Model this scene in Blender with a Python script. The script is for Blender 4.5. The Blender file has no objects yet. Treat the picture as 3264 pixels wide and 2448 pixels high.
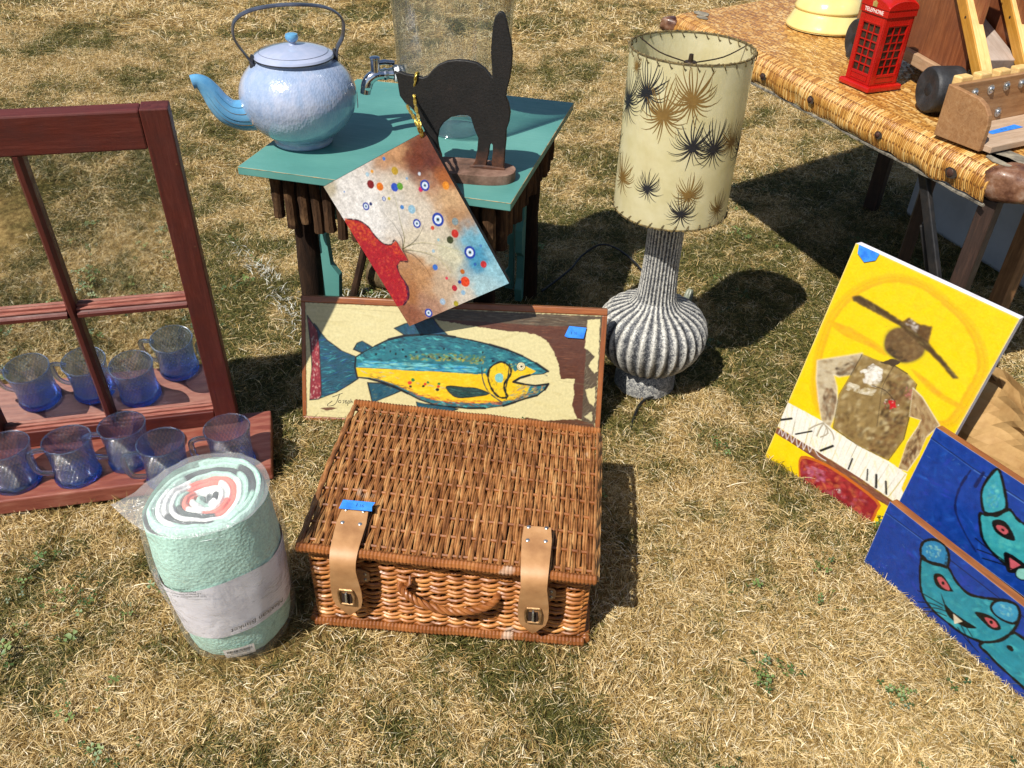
import bpy, bmesh, math, random
import numpy as np
from mathutils import Vector, Matrix
from mathutils.geometry import tessellate_polygon
from math import sin, cos, pi, radians, atan2, sqrt

random.seed(7)
scene = bpy.context.scene
COL = scene.collection

# ------------------------------------------------------------------ camera, sky, sun, exposure
PITCH, ROLL = radians(36.2), radians(1.9)
cam_d = bpy.data.cameras.new('camera')
cam = bpy.data.objects.new('camera', cam_d); COL.objects.link(cam)
_f = Vector((0, cos(PITCH), -sin(PITCH))); _u = Vector((0, sin(PITCH), cos(PITCH))); _x = Vector((1, 0, 0))
_X = _x * cos(ROLL) + _u * sin(ROLL); _U = _u * cos(ROLL) - _x * sin(ROLL)
_m = Matrix((_X, _U, -_f)).transposed().to_4x4(); _m.translation = Vector((0, 0, 1.2))
cam.matrix_world = _m
cam_d.sensor_width = 36.0; cam_d.lens = 30.19; cam_d.clip_start = 0.02; cam_d.clip_end = 400
scene.camera = cam

SUN_EL = radians(52); SHADOW = Vector((0.645, 0.764))      # horizontal direction the shadows run in
world = bpy.data.worlds.new('World'); scene.world = world; world.use_nodes = True
wn = world.node_tree.nodes; wl = world.node_tree.links
bg = wn['Background']
sky = wn.new('ShaderNodeTexSky'); sky.sky_type = 'NISHITA'; sky.sun_disc = False
sky.sun_elevation = SUN_EL; sky.sun_rotation = atan2(-SHADOW.x, -SHADOW.y)
wl.new(sky.outputs[0], bg.inputs['Color']); bg.inputs['Strength'].default_value = 0.075
sd = bpy.data.lights.new('sun', 'SUN'); sd.energy = 4.8; sd.angle = radians(0.53); sd.color = (1.0, 0.95, 0.86)
sun = bpy.data.objects.new('sun', sd); COL.objects.link(sun)
_d = Vector((SHADOW.x * cos(SUN_EL), SHADOW.y * cos(SUN_EL), -sin(SUN_EL) * SHADOW.length)).normalized()
sun.rotation_euler = _d.to_track_quat('-Z', 'Y').to_euler(); sun.location = (-3, -3, 6)
scene.view_settings.view_transform = 'Standard'; scene.view_settings.look = 'None'
scene.view_settings.exposure = 0.42; scene.view_settings.gamma = 1.0
try: scene.view_settings.use_curve_mapping = False
except Exception: pass
scene.cycles.transparent_max_bounces = 24
scene.cycles.max_bounces = 10
scene.cycles.caustics_reflective = False; scene.cycles.caustics_refractive = False

# ------------------------------------------------------------------ helpers
def lin(h):
    h = h.lstrip('#'); o = []
    for i in (0, 2, 4):
        v = int(h[i:i+2], 16) / 255.0
        o.append(v / 12.92 if v <= 0.04045 else ((v + 0.055) / 1.055) ** 2.4)
    return tuple(o)
def c4(h): return (*lin(h), 1.0) if isinstance(h, str) else (h[0], h[1], h[2], 1.0)
def mixc(a, b, t): return tuple(a[i] * (1 - t) + b[i] * t for i in range(3))

class NT:
    """small node-tree helper"""
    def __init__(s, name):
        s.mat = bpy.data.materials.new(name); s.mat.use_nodes = True
        s.t = s.mat.node_tree; s.t.nodes.clear()
        s.out = s.t.nodes.new('ShaderNodeOutputMaterial')
    def n(s, typ, _props=None, **kw):
        nd = s.t.nodes.new('ShaderNode' + typ)
        for k, v in (_props or {}).items(): setattr(nd, k, v)
        for k, v in kw.items():
            key = k.replace('_', ' ')
            s.set(nd, key, v)
        return nd
    def set(s, nd, key, v):
        sock = nd.inputs[int(key)] if key.strip().isdigit() else nd.inputs[key]
        if isinstance(v, bpy.types.NodeSocket): s.t.links.new(v, sock)
        elif isinstance(v, bpy.types.Node): s.t.links.new(v.outputs[0], sock)
        else: sock.default_value = v
    def math(s, op, a, b=0.0, c=0.0, clamp=False):
        nd = s.t.nodes.new('ShaderNodeMath'); nd.operation = op; nd.use_clamp = clamp
        for i, v in enumerate((a, b, c)): s.set(nd, str(i), v)
        return nd.outputs[0]
    def mix(s, fac, a, b, blend='MIX'):
        nd = s.t.nodes.new('ShaderNodeMix'); nd.data_type = 'RGBA'; nd.blend_type = blend
        s.set(nd, '0', fac)
        for idx, v in ((6, a), (7, b)):
            if isinstance(v, (bpy.types.NodeSocket,)): s.t.links.new(v, nd.inputs[idx])
            else: nd.inputs[idx].default_value = c4(v) if isinstance(v, str) else (v if len(v) == 4 else (*v, 1))
        return nd.outputs[2]
    def coord(s, kind='Object', scale=None, rot=None, loc=None):
        tc = s.t.nodes.new('ShaderNodeTexCoord'); o = tc.outputs[kind]
        if scale or rot or loc:
            mp = s.t.nodes.new('ShaderNodeMapping'); s.t.links.new(o, mp.inputs[0])
            if scale: mp.inputs['Scale'].default_value = scale
            if rot: mp.inputs['Rotation'].default_value = rot
            if loc: mp.inputs['Location'].default_value = loc
            o = mp.outputs[0]
        return o
    def noise(s, vec, scale, detail=4, rough=0.55, dist=0.0):
        nd = s.n('TexNoise', Vector=vec, Scale=scale, Detail=detail, Roughness=rough, Distortion=dist)
        return nd.outputs['Fac']
    def ramp(s, fac, stops, interp='LINEAR'):
        nd = s.t.nodes.new('ShaderNodeValToRGB'); cr = nd.color_ramp; cr.interpolation = interp
        while len(cr.elements) < len(stops): cr.elements.new(0.5)
        for e, (p, c) in zip(cr.elements, stops): e.position = p; e.color = c4(c)
        s.t.links.new(fac, nd.inputs[0]); return nd.outputs[0]
    def rng(s, v, a, b, c=0.0, d=1.0):
        nd = s.n('MapRange'); s.set(nd, '0', v)
        for i, x in enumerate((a, b, c, d)): nd.inputs[i+1].default_value = x
        return nd.outputs[0]
    def attr(s, name, out='Color'):
        nd = s.t.nodes.new('ShaderNodeAttribute'); nd.attribute_name = name; return nd.outputs[out]
    def bump(s, h, strength=0.3, dist=0.002):
        nd = s.n('Bump', Height=h, Strength=strength, Distance=dist); return nd.outputs[0]
    def principled(s, **kw):
        nd = s.n('BsdfPrincipled', **kw); s.t.links.new(nd.outputs[0], s.out.inputs[0]); return nd
    def surf(s, nd): s.t.links.new(nd.outputs[0] if isinstance(nd, bpy.types.Node) else nd, s.out.inputs[0])

def rough_mat(name, cols, scale=20, rough=0.6, bump=0.2, bscale=None, stretch=None, coat=0.0, metal=0.0, spec=0.5, detail=5, lo=0.3, hi=0.7, bdist=0.002):
    """generic surface: noise blend of 2-4 colours, fine relief, uneven gloss"""
    t = NT(name); v = t.coord('Object', scale=stretch)
    f = t.noise(v, scale, detail, 0.6)
    st = [(lo + (hi - lo) * i / (len(cols) - 1), c) for i, c in enumerate(cols)]
    col = t.ramp(f, st)
    f2 = t.noise(v, bscale or scale * 6, 4, 0.6)
    r = t.rng(f2, 0.3, 0.7, max(0.02, rough - 0.1), min(1, rough + 0.1))
    p = t.principled(Base_Color=col, Roughness=r, Metallic=metal)
    p.inputs['Specular IOR Level'].default_value = spec
    if coat: p.inputs['Coat Weight'].default_value = coat; p.inputs['Coat Roughness'].default_value = 0.08
    if bump: t.set(p, 'Normal', t.bump(f2, bump, bdist))
    return t.mat

def paint_mat(name, rough=0.5, nscale=180, var=0.18, bump=0.5, coat=0.0, bstretch=None):
    """paint whose hue is stored per face; adds grain, brush relief"""
    t = NT(name); col = t.attr('col'); v = t.coord('Object', scale=bstretch)
    f = t.noise(v, nscale, 5, 0.65)
    k = t.rng(f, 0.25, 0.75, 1 - var, 1 + var)
    nd = t.n('Combine' + 'XYZ', X=k, Y=k, Z=k)
    cm = t.mix(1.0, col, (1, 1, 1, 1), 'MULTIPLY'); t.t.links.new(nd.outputs[0], cm.node.inputs[7])
    r = t.rng(t.noise(v, 60, 3), 0.3, 0.7, rough - 0.08, rough + 0.12)
    p = t.principled(Base_Color=cm, Roughness=r)
    if coat: p.inputs['Coat Weight'].default_value = coat; p.inputs['Coat Roughness'].default_value = 0.12
    t.set(p, 'Normal', t.bump(f, bump, 0.0012))
    return t.mat

class MB:
    """collects shapes; build() links them as ONE mesh object"""
    def __init__(s): s.v = []; s.f = []; s.c = []; s.cur = (1, 1, 1)
    def add(s, verts, faces, col=None):
        b = len(s.v); s.v += [tuple(p) for p in verts]
        s.f += [tuple(i + b for i in f) for f in faces]
        s.c += [col or s.cur] * len(verts); return s
    def box(s, lo, hi, M=None, col=None):
        x0, y0, z0 = lo; x1, y1, z1 = hi
        v = [Vector(p) for p in ((x0,y0,z0),(x1,y0,z0),(x1,y1,z0),(x0,y1,z0),(x0,y0,z1),(x1,y0,z1),(x1,y1,z1),(x0,y1,z1))]
        if M: v = [M @ p for p in v]
        return s.add(v, [(3,2,1,0),(4,5,6,7),(0,1,5,4),(1,2,6,5),(2,3,7,6),(3,0,4,7)], col)
    def tube(s, pts, r, n=8, closed=False, caps=True, flat=None, up=None, col=None):
        pts = [Vector(p) for p in pts]; N = len(pts)
        rr = r if isinstance(r, (list, tuple)) else [r] * N
        V = []; prev = None
        for i, p in enumerate(pts):
            if closed: t = pts[(i+1) % N] - pts[i-1]
            else: t = pts[min(i+1, N-1)] - pts[max(i-1, 0)]
            t = t.normalized() if t.length > 1e-9 else Vector((0, 0, 1))
            if prev is None:
                a = Vector(up) if up else (Vector((0, 0, 1)) if abs(t.z) < 0.9 else Vector((1, 0, 0)))
                nx = (a - t * a.dot(t)).normalized()
            else:
                nx = prev - t * prev.dot(t); nx = nx.normalized() if nx.length > 1e-9 else t.orthogonal().normalized()
            prev = nx; ny = t.cross(nx)
            fx, fy = flat if flat else (1, 1)
            for k in range(n):
                a = 2 * pi * k / n
                V.append(p + nx * (cos(a) * rr[i] * fx) + ny * (sin(a) * rr[i] * fy))
        F = []
        for i in range(N if closed else N - 1):
            j = (i + 1) % N
            for k in range(n):
                F.append((i*n+k, i*n+(k+1) % n, j*n+(k+1) % n, j*n+k))
        if caps and not closed:
            F.append(tuple(range(n-1, -1, -1))); F.append(tuple((N-1)*n+k for k in range(n)))
        return s.add(V, F, col)
    def lathe(s, prof, n=48, M=None, rmod=None, closed=False, col=None, vcol=None):
        V = []; F = []; m = len(prof); cc = []
        for i, (r, z) in enumerate(prof):
            for k in range(n):
                a = 2 * pi * k / n
                q = rmod(r, z, a) if rmod else r
                p = Vector((cos(a) * q, sin(a) * q, z))
                V.append(M @ p if M else p)
                if vcol: cc.append(vcol(r, z, a))
        for i in range(m - 1 + (1 if closed else 0)):
            j = (i + 1) % m
            for k in range(n):
                F.append((i*n+k, i*n+(k+1) % n, j*n+(k+1) % n, j*n+k))
        b = len(s.v); s.add(V, F, col)
        if vcol: s.c[b:] = cc
        return s
    def prism(s, poly, z0, z1, M=None, col=None):
        """poly in local xy, extruded z0..z1"""
        n = len(poly); ar = sum(poly[i][0]*poly[(i+1)%n][1]-poly[(i+1)%n][0]*poly[i][1] for i in range(n))
        if ar < 0: poly = poly[::-1]
        V = [Vector((x, y, z0)) for x, y in poly] + [Vector((x, y, z1)) for x, y in poly]
        if M: V = [M @ p for p in V]
        tri = tessellate_polygon([[Vector((x, y, 0)) for x, y in poly]])
        F = []
        for a, b, c in tri:
            cr = (poly[b][0]-poly[a][0])*(poly[c][1]-poly[a][1])-(poly[c][0]-poly[a][0])*(poly[b][1]-poly[a][1])
            if cr < 0: a, c = c, a
            F.append((c, b, a)); F.append((a+n, b+n, c+n))
        for i in range(n):
            j = (i+1) % n; F.append((i, j, j+n, i+n))
        return s.add(V, F, col)
    def grid(s, nu, nv, fn, col=None, cfn=None, flip=False):
        V = []; cc = []
        for j in range(nv + 1):
            for i in range(nu + 1):
                V.append(fn(i / nu, j / nv))
                if cfn: cc.append(cfn(i / nu, j / nv))
        F = []
        for j in range(nv):
            for i in range(nu):
                a = j*(nu+1)+i; q = (a, a+1, a+nu+2, a+nu+1); F.append(q[::-1] if flip else q)
        b = len(s.v); s.add(V, F, col)
        if cfn: s.c[b:] = cc
        return s
    def mesh(s, name, mat=None, smooth=True, sharp=radians(35), cols=False):
        me = bpy.data.meshes.new(name); me.from_pydata(s.v, [], s.f); me.update()
        if cols:
            at = me.color_attributes.new('col', 'FLOAT_COLOR', 'POINT')
            buf = []
            for c in s.c: buf += [c[0], c[1], c[2], 1.0]
            at.data.foreach_set('color', buf)
        if mat: me.materials.append(mat)
        if smooth:
            me.polygons.foreach_set('use_smooth', [True] * len(me.polygons))
            try: me.set_sharp_from_angle(angle=sharp)
            except Exception: pass
        return me
    def build(s, name, mat, parent=None, smooth=True, sharp=radians(35), cols=False, bevel=0.0, loc=None, rot=None):
        me = s.mesh(name, mat, smooth, sharp, cols)
        return link(name, me, parent, bevel, loc, rot)

def link(name, me, parent=None, bevel=0.0, loc=None, rot=None):
    o = bpy.data.objects.new(name, me); COL.objects.link(o)
    if parent: o.parent = parent
    if loc: o.location = loc
    if rot: o.rotation_euler = rot
    if bevel:
        b = o.modifiers.new('bevel', 'BEVEL'); b.width = bevel; b.segments = 2; b.limit_method = 'ANGLE'; b.angle_limit = radians(40)
    return o

def thing(name, label, cat, loc=(0, 0, 0), rotz=0.0, group=None, rot=None):
    o = bpy.data.objects.new(name, None); COL.objects.link(o); o.empty_display_size = 0.05
    o.location = loc; o.rotation_euler = rot if rot else (0, 0, rotz)
    tag(o, label, cat, group); return o
def tag(o, label=None, cat=None, group=None, kind=None):
    if label: o['label'] = label
    if cat: o['category'] = cat
    if group: o['group'] = group
    if kind: o['kind'] = kind
    return o

def R3(x=0, y=0, z=0): return Matrix.Rotation(z, 4, 'Z') @ Matrix.Rotation(y, 4, 'Y') @ Matrix.Rotation(x, 4, 'X')
def T3(*p): return Matrix.Translation(Vector(p))
def lerp(a, b, t): return a + (b - a) * t
def spline(pts, n=8, closed=False):
    P = [Vector(p) for p in pts]; N = len(P); out = []
    for i in range(N if closed else N - 1):
        if closed: p0, p1, p2, p3 = P[i-1], P[i], P[(i+1) % N], P[(i+2) % N]
        else: p0, p1, p2, p3 = P[max(i-1, 0)], P[i], P[i+1], P[min(i+2, N-1)]
        for k in range(n):
            t = k / n
            out.append(0.5 * ((2*p1) + (p2-p0)*t + (2*p0-5*p1+4*p2-p3)*t*t + (3*p1-p0-3*p2+p3)*t**3))
    if not closed: out.append(P[-1])
    return out
def sp2(pts, n=5, closed=True):
    return [(p.x, p.y) for p in spline([(x, y, 0) for x, y in pts], n, closed)]

# hash noise for geometry
def hsh(*a):
    r = 0.0
    for i, v in enumerate(a): r += v * (12.9898 + 65.233 * i)
    r = sin(r) * 43758.5453; return r - math.floor(r)
from mathutils import noise as _ns
def pn(x, y=0.0, z=0.0): return _ns.noise(Vector((x, y, z)))

class Paint:
    """a picture painted on a panel: soft brush work held as fine vertex colours (mm in the panel's own plane);
    crisp pen lines can be laid on top as thin shapes (vec=True)"""
    def __init__(s, w, h, seed=1, step=1.4):
        s.mb = MB(); s.z = 0.0; s.w = w; s.h = h; s.r = random.Random(seed)
        s.nx = int(w/step)+1; s.ny = int(h/step)+1
        s.xs = np.linspace(0, w, s.nx); s.ys = np.linspace(0, h, s.ny); s.dx = s.xs[1]-s.xs[0]; s.dy = s.ys[1]-s.ys[0]
        s.C = np.ones((s.ny, s.nx, 3))*.8; s.tone = .64; s.rs = np.random.RandomState(seed)
    def _box(s, x0, x1, y0, y1, pad=2.0):
        i0 = max(0, int((x0-pad)/s.dx)); i1 = min(s.nx, int((x1+pad)/s.dx)+2); j0 = max(0, int((y0-pad)/s.dy)); j1 = min(s.ny, int((y1+pad)/s.dy)+2)
        return i0, i1, j0, j1
    def _mask(s, pts):
        xs = [p[0] for p in pts]; ys = [p[1] for p in pts]; i0, i1, j0, j1 = s._box(min(xs), max(xs), min(ys), max(ys))
        if i1 <= i0 or j1 <= j0: return None
        M_ = np.zeros((j1-j0, i1-i0))
        for ox, oy in ((-.25, -.25), (.25, -.25), (-.25, .25), (.25, .25)):
            X = s.xs[i0:i1][None, :] + ox*s.dx; Y = s.ys[j0:j1][:, None] + oy*s.dy; ins = np.zeros((j1-j0, i1-i0), bool); j = len(pts)-1
            for i in range(len(pts)):
                xi, yi = pts[i][0], pts[i][1]; xj, yj = pts[j][0], pts[j][1]
                if yi != yj: ins ^= (((yi > Y) != (yj > Y)) & (X < (xj-xi)*(Y-yi)/(yj-yi)+xi))
                j = i
            M_ += ins*.25
        return i0, i1, j0, j1, M_
    def _blend(s, bx, M_, col):
        i0, i1, j0, j1 = bx; A_ = M_[..., None]; s.C[j0:j1, i0:i1] = s.C[j0:j1, i0:i1]*(1-A_) + np.array(col)*A_
    def clip(s, poly): return poly
    def poly(s, pts, col, smooth=0, jag=0.0, dz=0.0):
        col = lin(col) if isinstance(col, str) else col
        if smooth: pts = sp2([(p[0], p[1]) for p in pts], smooth)
        if jag:
            q = []
            for i, p in enumerate(pts):
                n = pts[(i+1) % len(pts)]; m = max(1, int(math.hypot(n[0]-p[0], n[1]-p[1]) / 4))
                for k in range(m):
                    t = k / m; q.append((lerp(p[0], n[0], t) + s.r.uniform(-jag, jag), lerp(p[1], n[1], t) + s.r.uniform(-jag, jag)))
            pts = q
        r_ = s._mask(pts)
        if r_: s._blend(r_[:4], r_[4], col)
        return s
    def ell(s, x, y, rx, ry, col, rot=0.0, n=20, dz=0.0, wob=0.0):
        P = []
        for k in range(n):
            a = 2*pi*k/n; w = 1 + s.r.uniform(-wob, wob); px, py = cos(a)*rx*w, sin(a)*ry*w
            P.append((x + px*cos(rot) - py*sin(rot), y + px*sin(rot) + py*cos(rot)))
        return s.poly(P, col)
    def line(s, pts, wid, col, n=6, closed=False, taper=False, dz=0.05, wob=0.0, vec=False, alpha=1.0):
        P = [(p.x, p.y) for p in spline([(x, y, 0) for x, y in pts], n, closed)] if n > 1 else list(pts)
        if closed: P.append(P[0])
        col = lin(col) if isinstance(col, str) else col; N = len(P)
        if vec:
            s.z += .01; L = []
            for i, p in enumerate(P):
                a = P[max(i-1, 0)]; b = P[min(i+1, N-1)]; d = Vector((b[0]-a[0], b[1]-a[1]))
                d = d.normalized() if d.length > 1e-6 else Vector((1, 0)); w = wid*.5*(1 + s.r.uniform(-wob, wob))
                L += [((p[0]-d.y*w)/1000, (p[1]+d.x*w)/1000, s.z/1000), ((p[0]+d.y*w)/1000, (p[1]-d.x*w)/1000, s.z/1000)]
            s.mb.add(L, [(2*i, 2*i+1, 2*i+3, 2*i+2) for i in range(N-1)], col); return s
        xs = [p[0] for p in P]; ys = [p[1] for p in P]; bx = s._box(min(xs), max(xs), min(ys), max(ys), wid+2); i0, i1, j0, j1 = bx
        if i1 <= i0 or j1 <= j0: return s
        X = s.xs[i0:i1][None, :]; Y = s.ys[j0:j1][:, None]; M_ = np.zeros((j1-j0, i1-i0)); aa = max(s.dx, s.dy)
        for i in range(N-1):
            (ax, ay), (bx_, by_) = P[i], P[i+1]; vx, vy = bx_-ax, by_-ay; L2 = vx*vx+vy*vy+1e-9
            t = np.clip(((X-ax)*vx+(Y-ay)*vy)/L2, 0, 1); d = np.hypot(X-(ax+t*vx), Y-(ay+t*vy))
            w = wid*.5*(1 + s.r.uniform(-wob, wob)); q = i/max(1, N-1)
            if taper: w *= max(.2, 1-q)
            M_ = np.maximum(M_, np.clip((w-d)/aa+.5, 0, 1)*min(1.0, 2*w/aa*.9))
        s._blend(bx, M_*alpha, col); return s
    def strokes(s, poly, cols, n, ln=14, wid=3, ang=0.0, spread=0.4, jit=0.12, dz=0.0, afn=None, alpha=.62):
        """soft brush strokes kept inside a shape"""
        r_ = s._mask(poly)
        if not r_: return s
        I0, I1, J0, J1, PM = r_; jj, ii = np.nonzero(PM > .3)
        if len(jj) == 0: return s
        cols = [lin(c) if isinstance(c, str) else c for c in cols]; alpha = min(.95, alpha*1.2)
        for k in range(n):
            q = s.rs.randint(len(jj)); x = s.xs[I0+ii[q]]; y = s.ys[J0+jj[q]]
            a = ang + s.r.gauss(0, spread); l = ln*s.r.uniform(.45, 1.15)*.5; w = wid*s.r.uniform(.6, 1.3)*.62
            c = s.r.choice(cols); m = 1 + s.r.gauss(0, jit); c = tuple(max(.003, min(.95, v*m)) for v in c)
            ex = abs(cos(a))*l+abs(sin(a))*w; ey = abs(sin(a))*l+abs(cos(a))*w
            i0, i1, j0, j1 = s._box(x-ex, x+ex, y-ey, y+ey, 0); i0 = max(i0, I0); i1 = min(i1, I1); j0 = max(j0, J0); j1 = min(j1, J1)
            if i1 <= i0 or j1 <= j0: continue
            X = s.xs[i0:i1][None, :]-x; Y = s.ys[j0:j1][:, None]-y; U = (X*cos(a)+Y*sin(a))/l; V = (-X*sin(a)+Y*cos(a))/w
            M_ = np.clip(1.25-np.sqrt(U*U+V*V)*1.25, 0, 1)**.7; M_ *= .75+.25*np.sin(V*7+k)
            s._blend((i0, i1, j0, j1), M_*alpha*PM[j0-J0:j1-J0, i0-I0:i1-I0], c)
        return s
    def soften(s, k=1):
        for _ in range(k):
            Q = np.pad(s.C, ((1, 1), (1, 1), (0, 0)), 'edge'); s.C = (Q[1:-1, 1:-1]*4 + Q[:-2, 1:-1] + Q[2:, 1:-1] + Q[1:-1, :-2] + Q[1:-1, 2:])/8.0
        return s
    def sheet(s, name, mat):
        me = bpy.data.meshes.new(name); n = s.nx*s.ny
        X, Y = np.meshgrid(s.xs/1000, s.ys/1000); co = np.stack([X, Y, np.zeros_like(X)], -1).reshape(-1).astype(np.float32)
        idx = np.arange(n).reshape(s.ny, s.nx); q = np.stack([idx[:-1, :-1], idx[:-1, 1:], idx[1:, 1:], idx[1:, :-1]], -1).reshape(-1, 4)
        me.vertices.add(n); me.vertices.foreach_set('co', co); me.loops.add(q.size); me.loops.foreach_set('vertex_index', q.reshape(-1).astype(np.int32))
        me.polygons.add(len(q)); me.polygons.foreach_set('loop_start', np.arange(0, q.size, 4, dtype=np.int32)); me.update(calc_edges=True)
        at = me.color_attributes.new('col', 'FLOAT_COLOR', 'POINT'); al = np.ones((n, 4), np.float32); al[:, :3] = np.clip(s.C.reshape(-1, 3)*s.tone, 0, .9); at.data.foreach_set('color', al.reshape(-1))
        me.materials.append(mat); return me

def inside(x, y, poly):
    r = False; j = len(poly) - 1
    for i in range(len(poly)):
        xi, yi = poly[i][0], poly[i][1]; xj, yj = poly[j][0], poly[j][1]
        if (yi > y) != (yj > y) and x < (xj-xi)*(y-yi)/(yj-yi)+xi: r = not r
        j = i
    return r

# ------------------------------------------------------------------ ground: soil sheet + lawn
def green_shade_mask(t, pos):
    """where the lawn is still green; its middle band also darkens for shade round the table"""
    big = t.noise(pos, 1.9, 3, 0.6); mid = t.noise(pos, 7.5, 3, 0.65)
    s = t.math('ADD', t.math('MULTIPLY', big, 0.68), t.math('MULTIPLY', mid, 0.50))
    sp = t.n('SeparateXYZ', Vector=pos); yy = sp.outputs[1]; xx = sp.outputs[0]
    # greener middle band, partly painted shade round the table; bleached towards the front right
    b1 = t.math('MULTIPLY', t.rng(yy, 1.2, 1.8), t.rng(yy, 3.3, 2.4)); b2 = t.math('MULTIPLY', t.rng(yy, 1.35, .95), t.rng(xx, .0, .5))
    b3 = t.math('MULTIPLY', t.rng(yy, 1.25, .95), t.rng(xx, .2, -.5))
    s = t.math('ADD', s, t.math('ADD', t.math('ADD', t.math('MULTIPLY', b1, 0.075), t.math('MULTIPLY', b2, -0.06)), t.math('MULTIPLY', b3, 0.03)))
    return t.rng(s, 0.545, 0.69)

def soil_material():
    t = NT('thatch_soil'); geo = t.n('NewGeometry'); pos = geo.outputs['Position']
    g = green_shade_mask(t, pos); f = t.noise(pos, 90, 6, 0.7); f2 = t.noise(pos, 420, 3, 0.6)
    dry = t.ramp(f, [(0.3, '#5a4526'), (0.5, '#977b4a'), (0.72, '#c9ad74')])
    grn = t.ramp(f, [(0.3, '#221f0c'), (0.5, '#463f1c'), (0.72, '#766a38')])
    p = t.principled(Base_Color=t.mix(g, dry, grn), Roughness=0.95)
    p.inputs['Specular IOR Level'].default_value = 0.15
    t.set(p, 'Normal', t.bump(f2, 0.8, 0.01)); return t.mat

def ground_z(x, y): return 0.0
gmb = MB()
gmb.grid(60, 60, lambda u, v: Vector(((u-.5)*2*(abs(u-.5)*2)**1.5*60, 2+(v-.5)*2*(abs(v-.5)*2)**1.5*60, 0.006*pn((u-.5)*300, (v-.5)*300)-0.004)))
ground = gmb.build('ground', soil_material()); tag(ground, kind='structure')

def blade_material(name='dry_grass'):
    t = NT(name); geo = t.n('NewGeometry'); pos = geo.outputs['Position']
    at = t.attr('col'); sep = t.n('SeparateColor', Color=at)
    rnd, gr, tip = sep.outputs[0], sep.outputs[1], sep.outputs[2]
    g = green_shade_mask(t, pos)
    # probability of a blade being green
    isg = t.math('LESS_THAN', gr, t.math('ADD', t.math('MULTIPLY', g, 0.78), 0.05))
    dry = t.ramp(rnd, [(0.0, '#7f6537'), (0.25, '#b6975a'), (0.55, '#dcc187'), (0.85, '#edd9aa'), (1.0, '#f8eccd')])
    grn = t.ramp(rnd, [(0.0, '#2f3614'), (0.4, '#4c5224'), (0.75, '#716f38'), (1.0, '#968a50')])
    col = t.mix(isg, dry, grn)
    far = t.noise(pos, 0.9, 2, 0.5)
    col = t.mix(t.rng(far, 0.35, 0.65, 0.0, 0.14), col, '#7a5b2c')
    d = t.n('BsdfPrincipled', Base_Color=col, Roughness=0.55); d.inputs['Specular IOR Level'].default_value = 0.3
    tr = t.n('BsdfTranslucent', Color=col)
    m = t.n('MixShader'); m.inputs[0].default_value = 0.22
    t.t.links.new(d.outputs[0], m.inputs[1]); t.t.links.new(tr.outputs[0], m.inputs[2]); t.surf(m)
    return t.mat

def white_blade_material():
    t = NT('line_marking_paint'); pos = t.n('NewGeometry').outputs['Position']
    f = t.noise(pos, 150, 3)
    t.principled(Base_Color=t.ramp(f, [(0.35, '#8f8c7a'), (0.6, '#cfcfc6')]), Roughness=0.7); return t.mat

def clover_material():
    t = NT('clover_leaf'); at = t.attr('col'); sep = t.n('SeparateColor', Color=at)
    col = t.ramp(sep.outputs[0], [(0, '#2a3f1c'), (0.5, '#46602e'), (1, '#6f8044')])
    p = t.principled(Base_Color=col, Roughness=0.5); return t.mat

def blade(mb, r, x, y, L, w, az, el, droop, rnd, gr, z0=0.0, seg=3):
    V = []; p = Vector((x, y, z0)); d_az = az; e = el
    sx = Vector((-sin(az), cos(az), 0)); tw = r.uniform(-0.9, 0.9)
    for k in range(seg + 1):
        ww = w * (1 - (k / seg) ** 1.6 * 0.88) * 0.5
        s = (sx * cos(tw) + Vector((0, 0, 1)) * sin(tw)).normalized()
        V += [p - s * ww, p + s * ww]
        st = L / seg; p = p + Vector((cos(d_az) * cos(e), sin(d_az) * cos(e), sin(e))) * st
        if p.z < 0.003: p.z = 0.003 + 0.002 * r.random()
        e -= droop / seg; d_az += r.uniform(-0.25, 0.25)
    F = [(2*k, 2*k+1, 2*k+3, 2*k+2) for k in range(seg)]
    mb.add(V, F, (rnd, gr, 0.0))

lib = bpy.data.collections.new('lawn_tufts')      # tuft shapes, only instanced by the lawn object
GRASS = blade_material()
NV = 24
for i in range(NV):
    r = random.Random(100 + i); mb = MB(); base = r.uniform(0, 2*pi); tall = 0.6 + 0.6 * r.random(); thin = r.choice((1.0, 1.0, .85, .6)); lie = r.uniform(.42, .72)
    for k in range(int(300*thin)):
        a = r.uniform(0, 2*pi); q = 0.075 * sqrt(r.random())
        flat = r.random()
        az = base + r.gauss(0, 0.8) if r.random() < 0.6 else r.uniform(0, 2*pi)
        if flat < lie: L, el, dr = r.uniform(.012, .038), r.uniform(0.0, 0.4), r.uniform(0.1, 0.8)      # lying thatch
        elif flat < .93: L, el, dr = r.uniform(.010, .026)*tall, r.uniform(0.4, 1.1), r.uniform(0.3, 1.6)
        else: L, el, dr = r.uniform(.02, .044)*tall, r.uniform(0.5, 1.3), r.uniform(0.6, 1.8)
        blade(mb, r, cos(a)*q, sin(a)*q, L, r.uniform(.0007, .0018)*(1.35 if r.random() < .06 else 1), az, el, dr, r.random()**1.15, r.random(), r.uniform(0, .007))
    me = mb.mesh('tuft', GRASS, smooth=False, cols=True)
    o = bpy.data.objects.new('tuft_%02d' % i, me); lib.objects.link(o)

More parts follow.
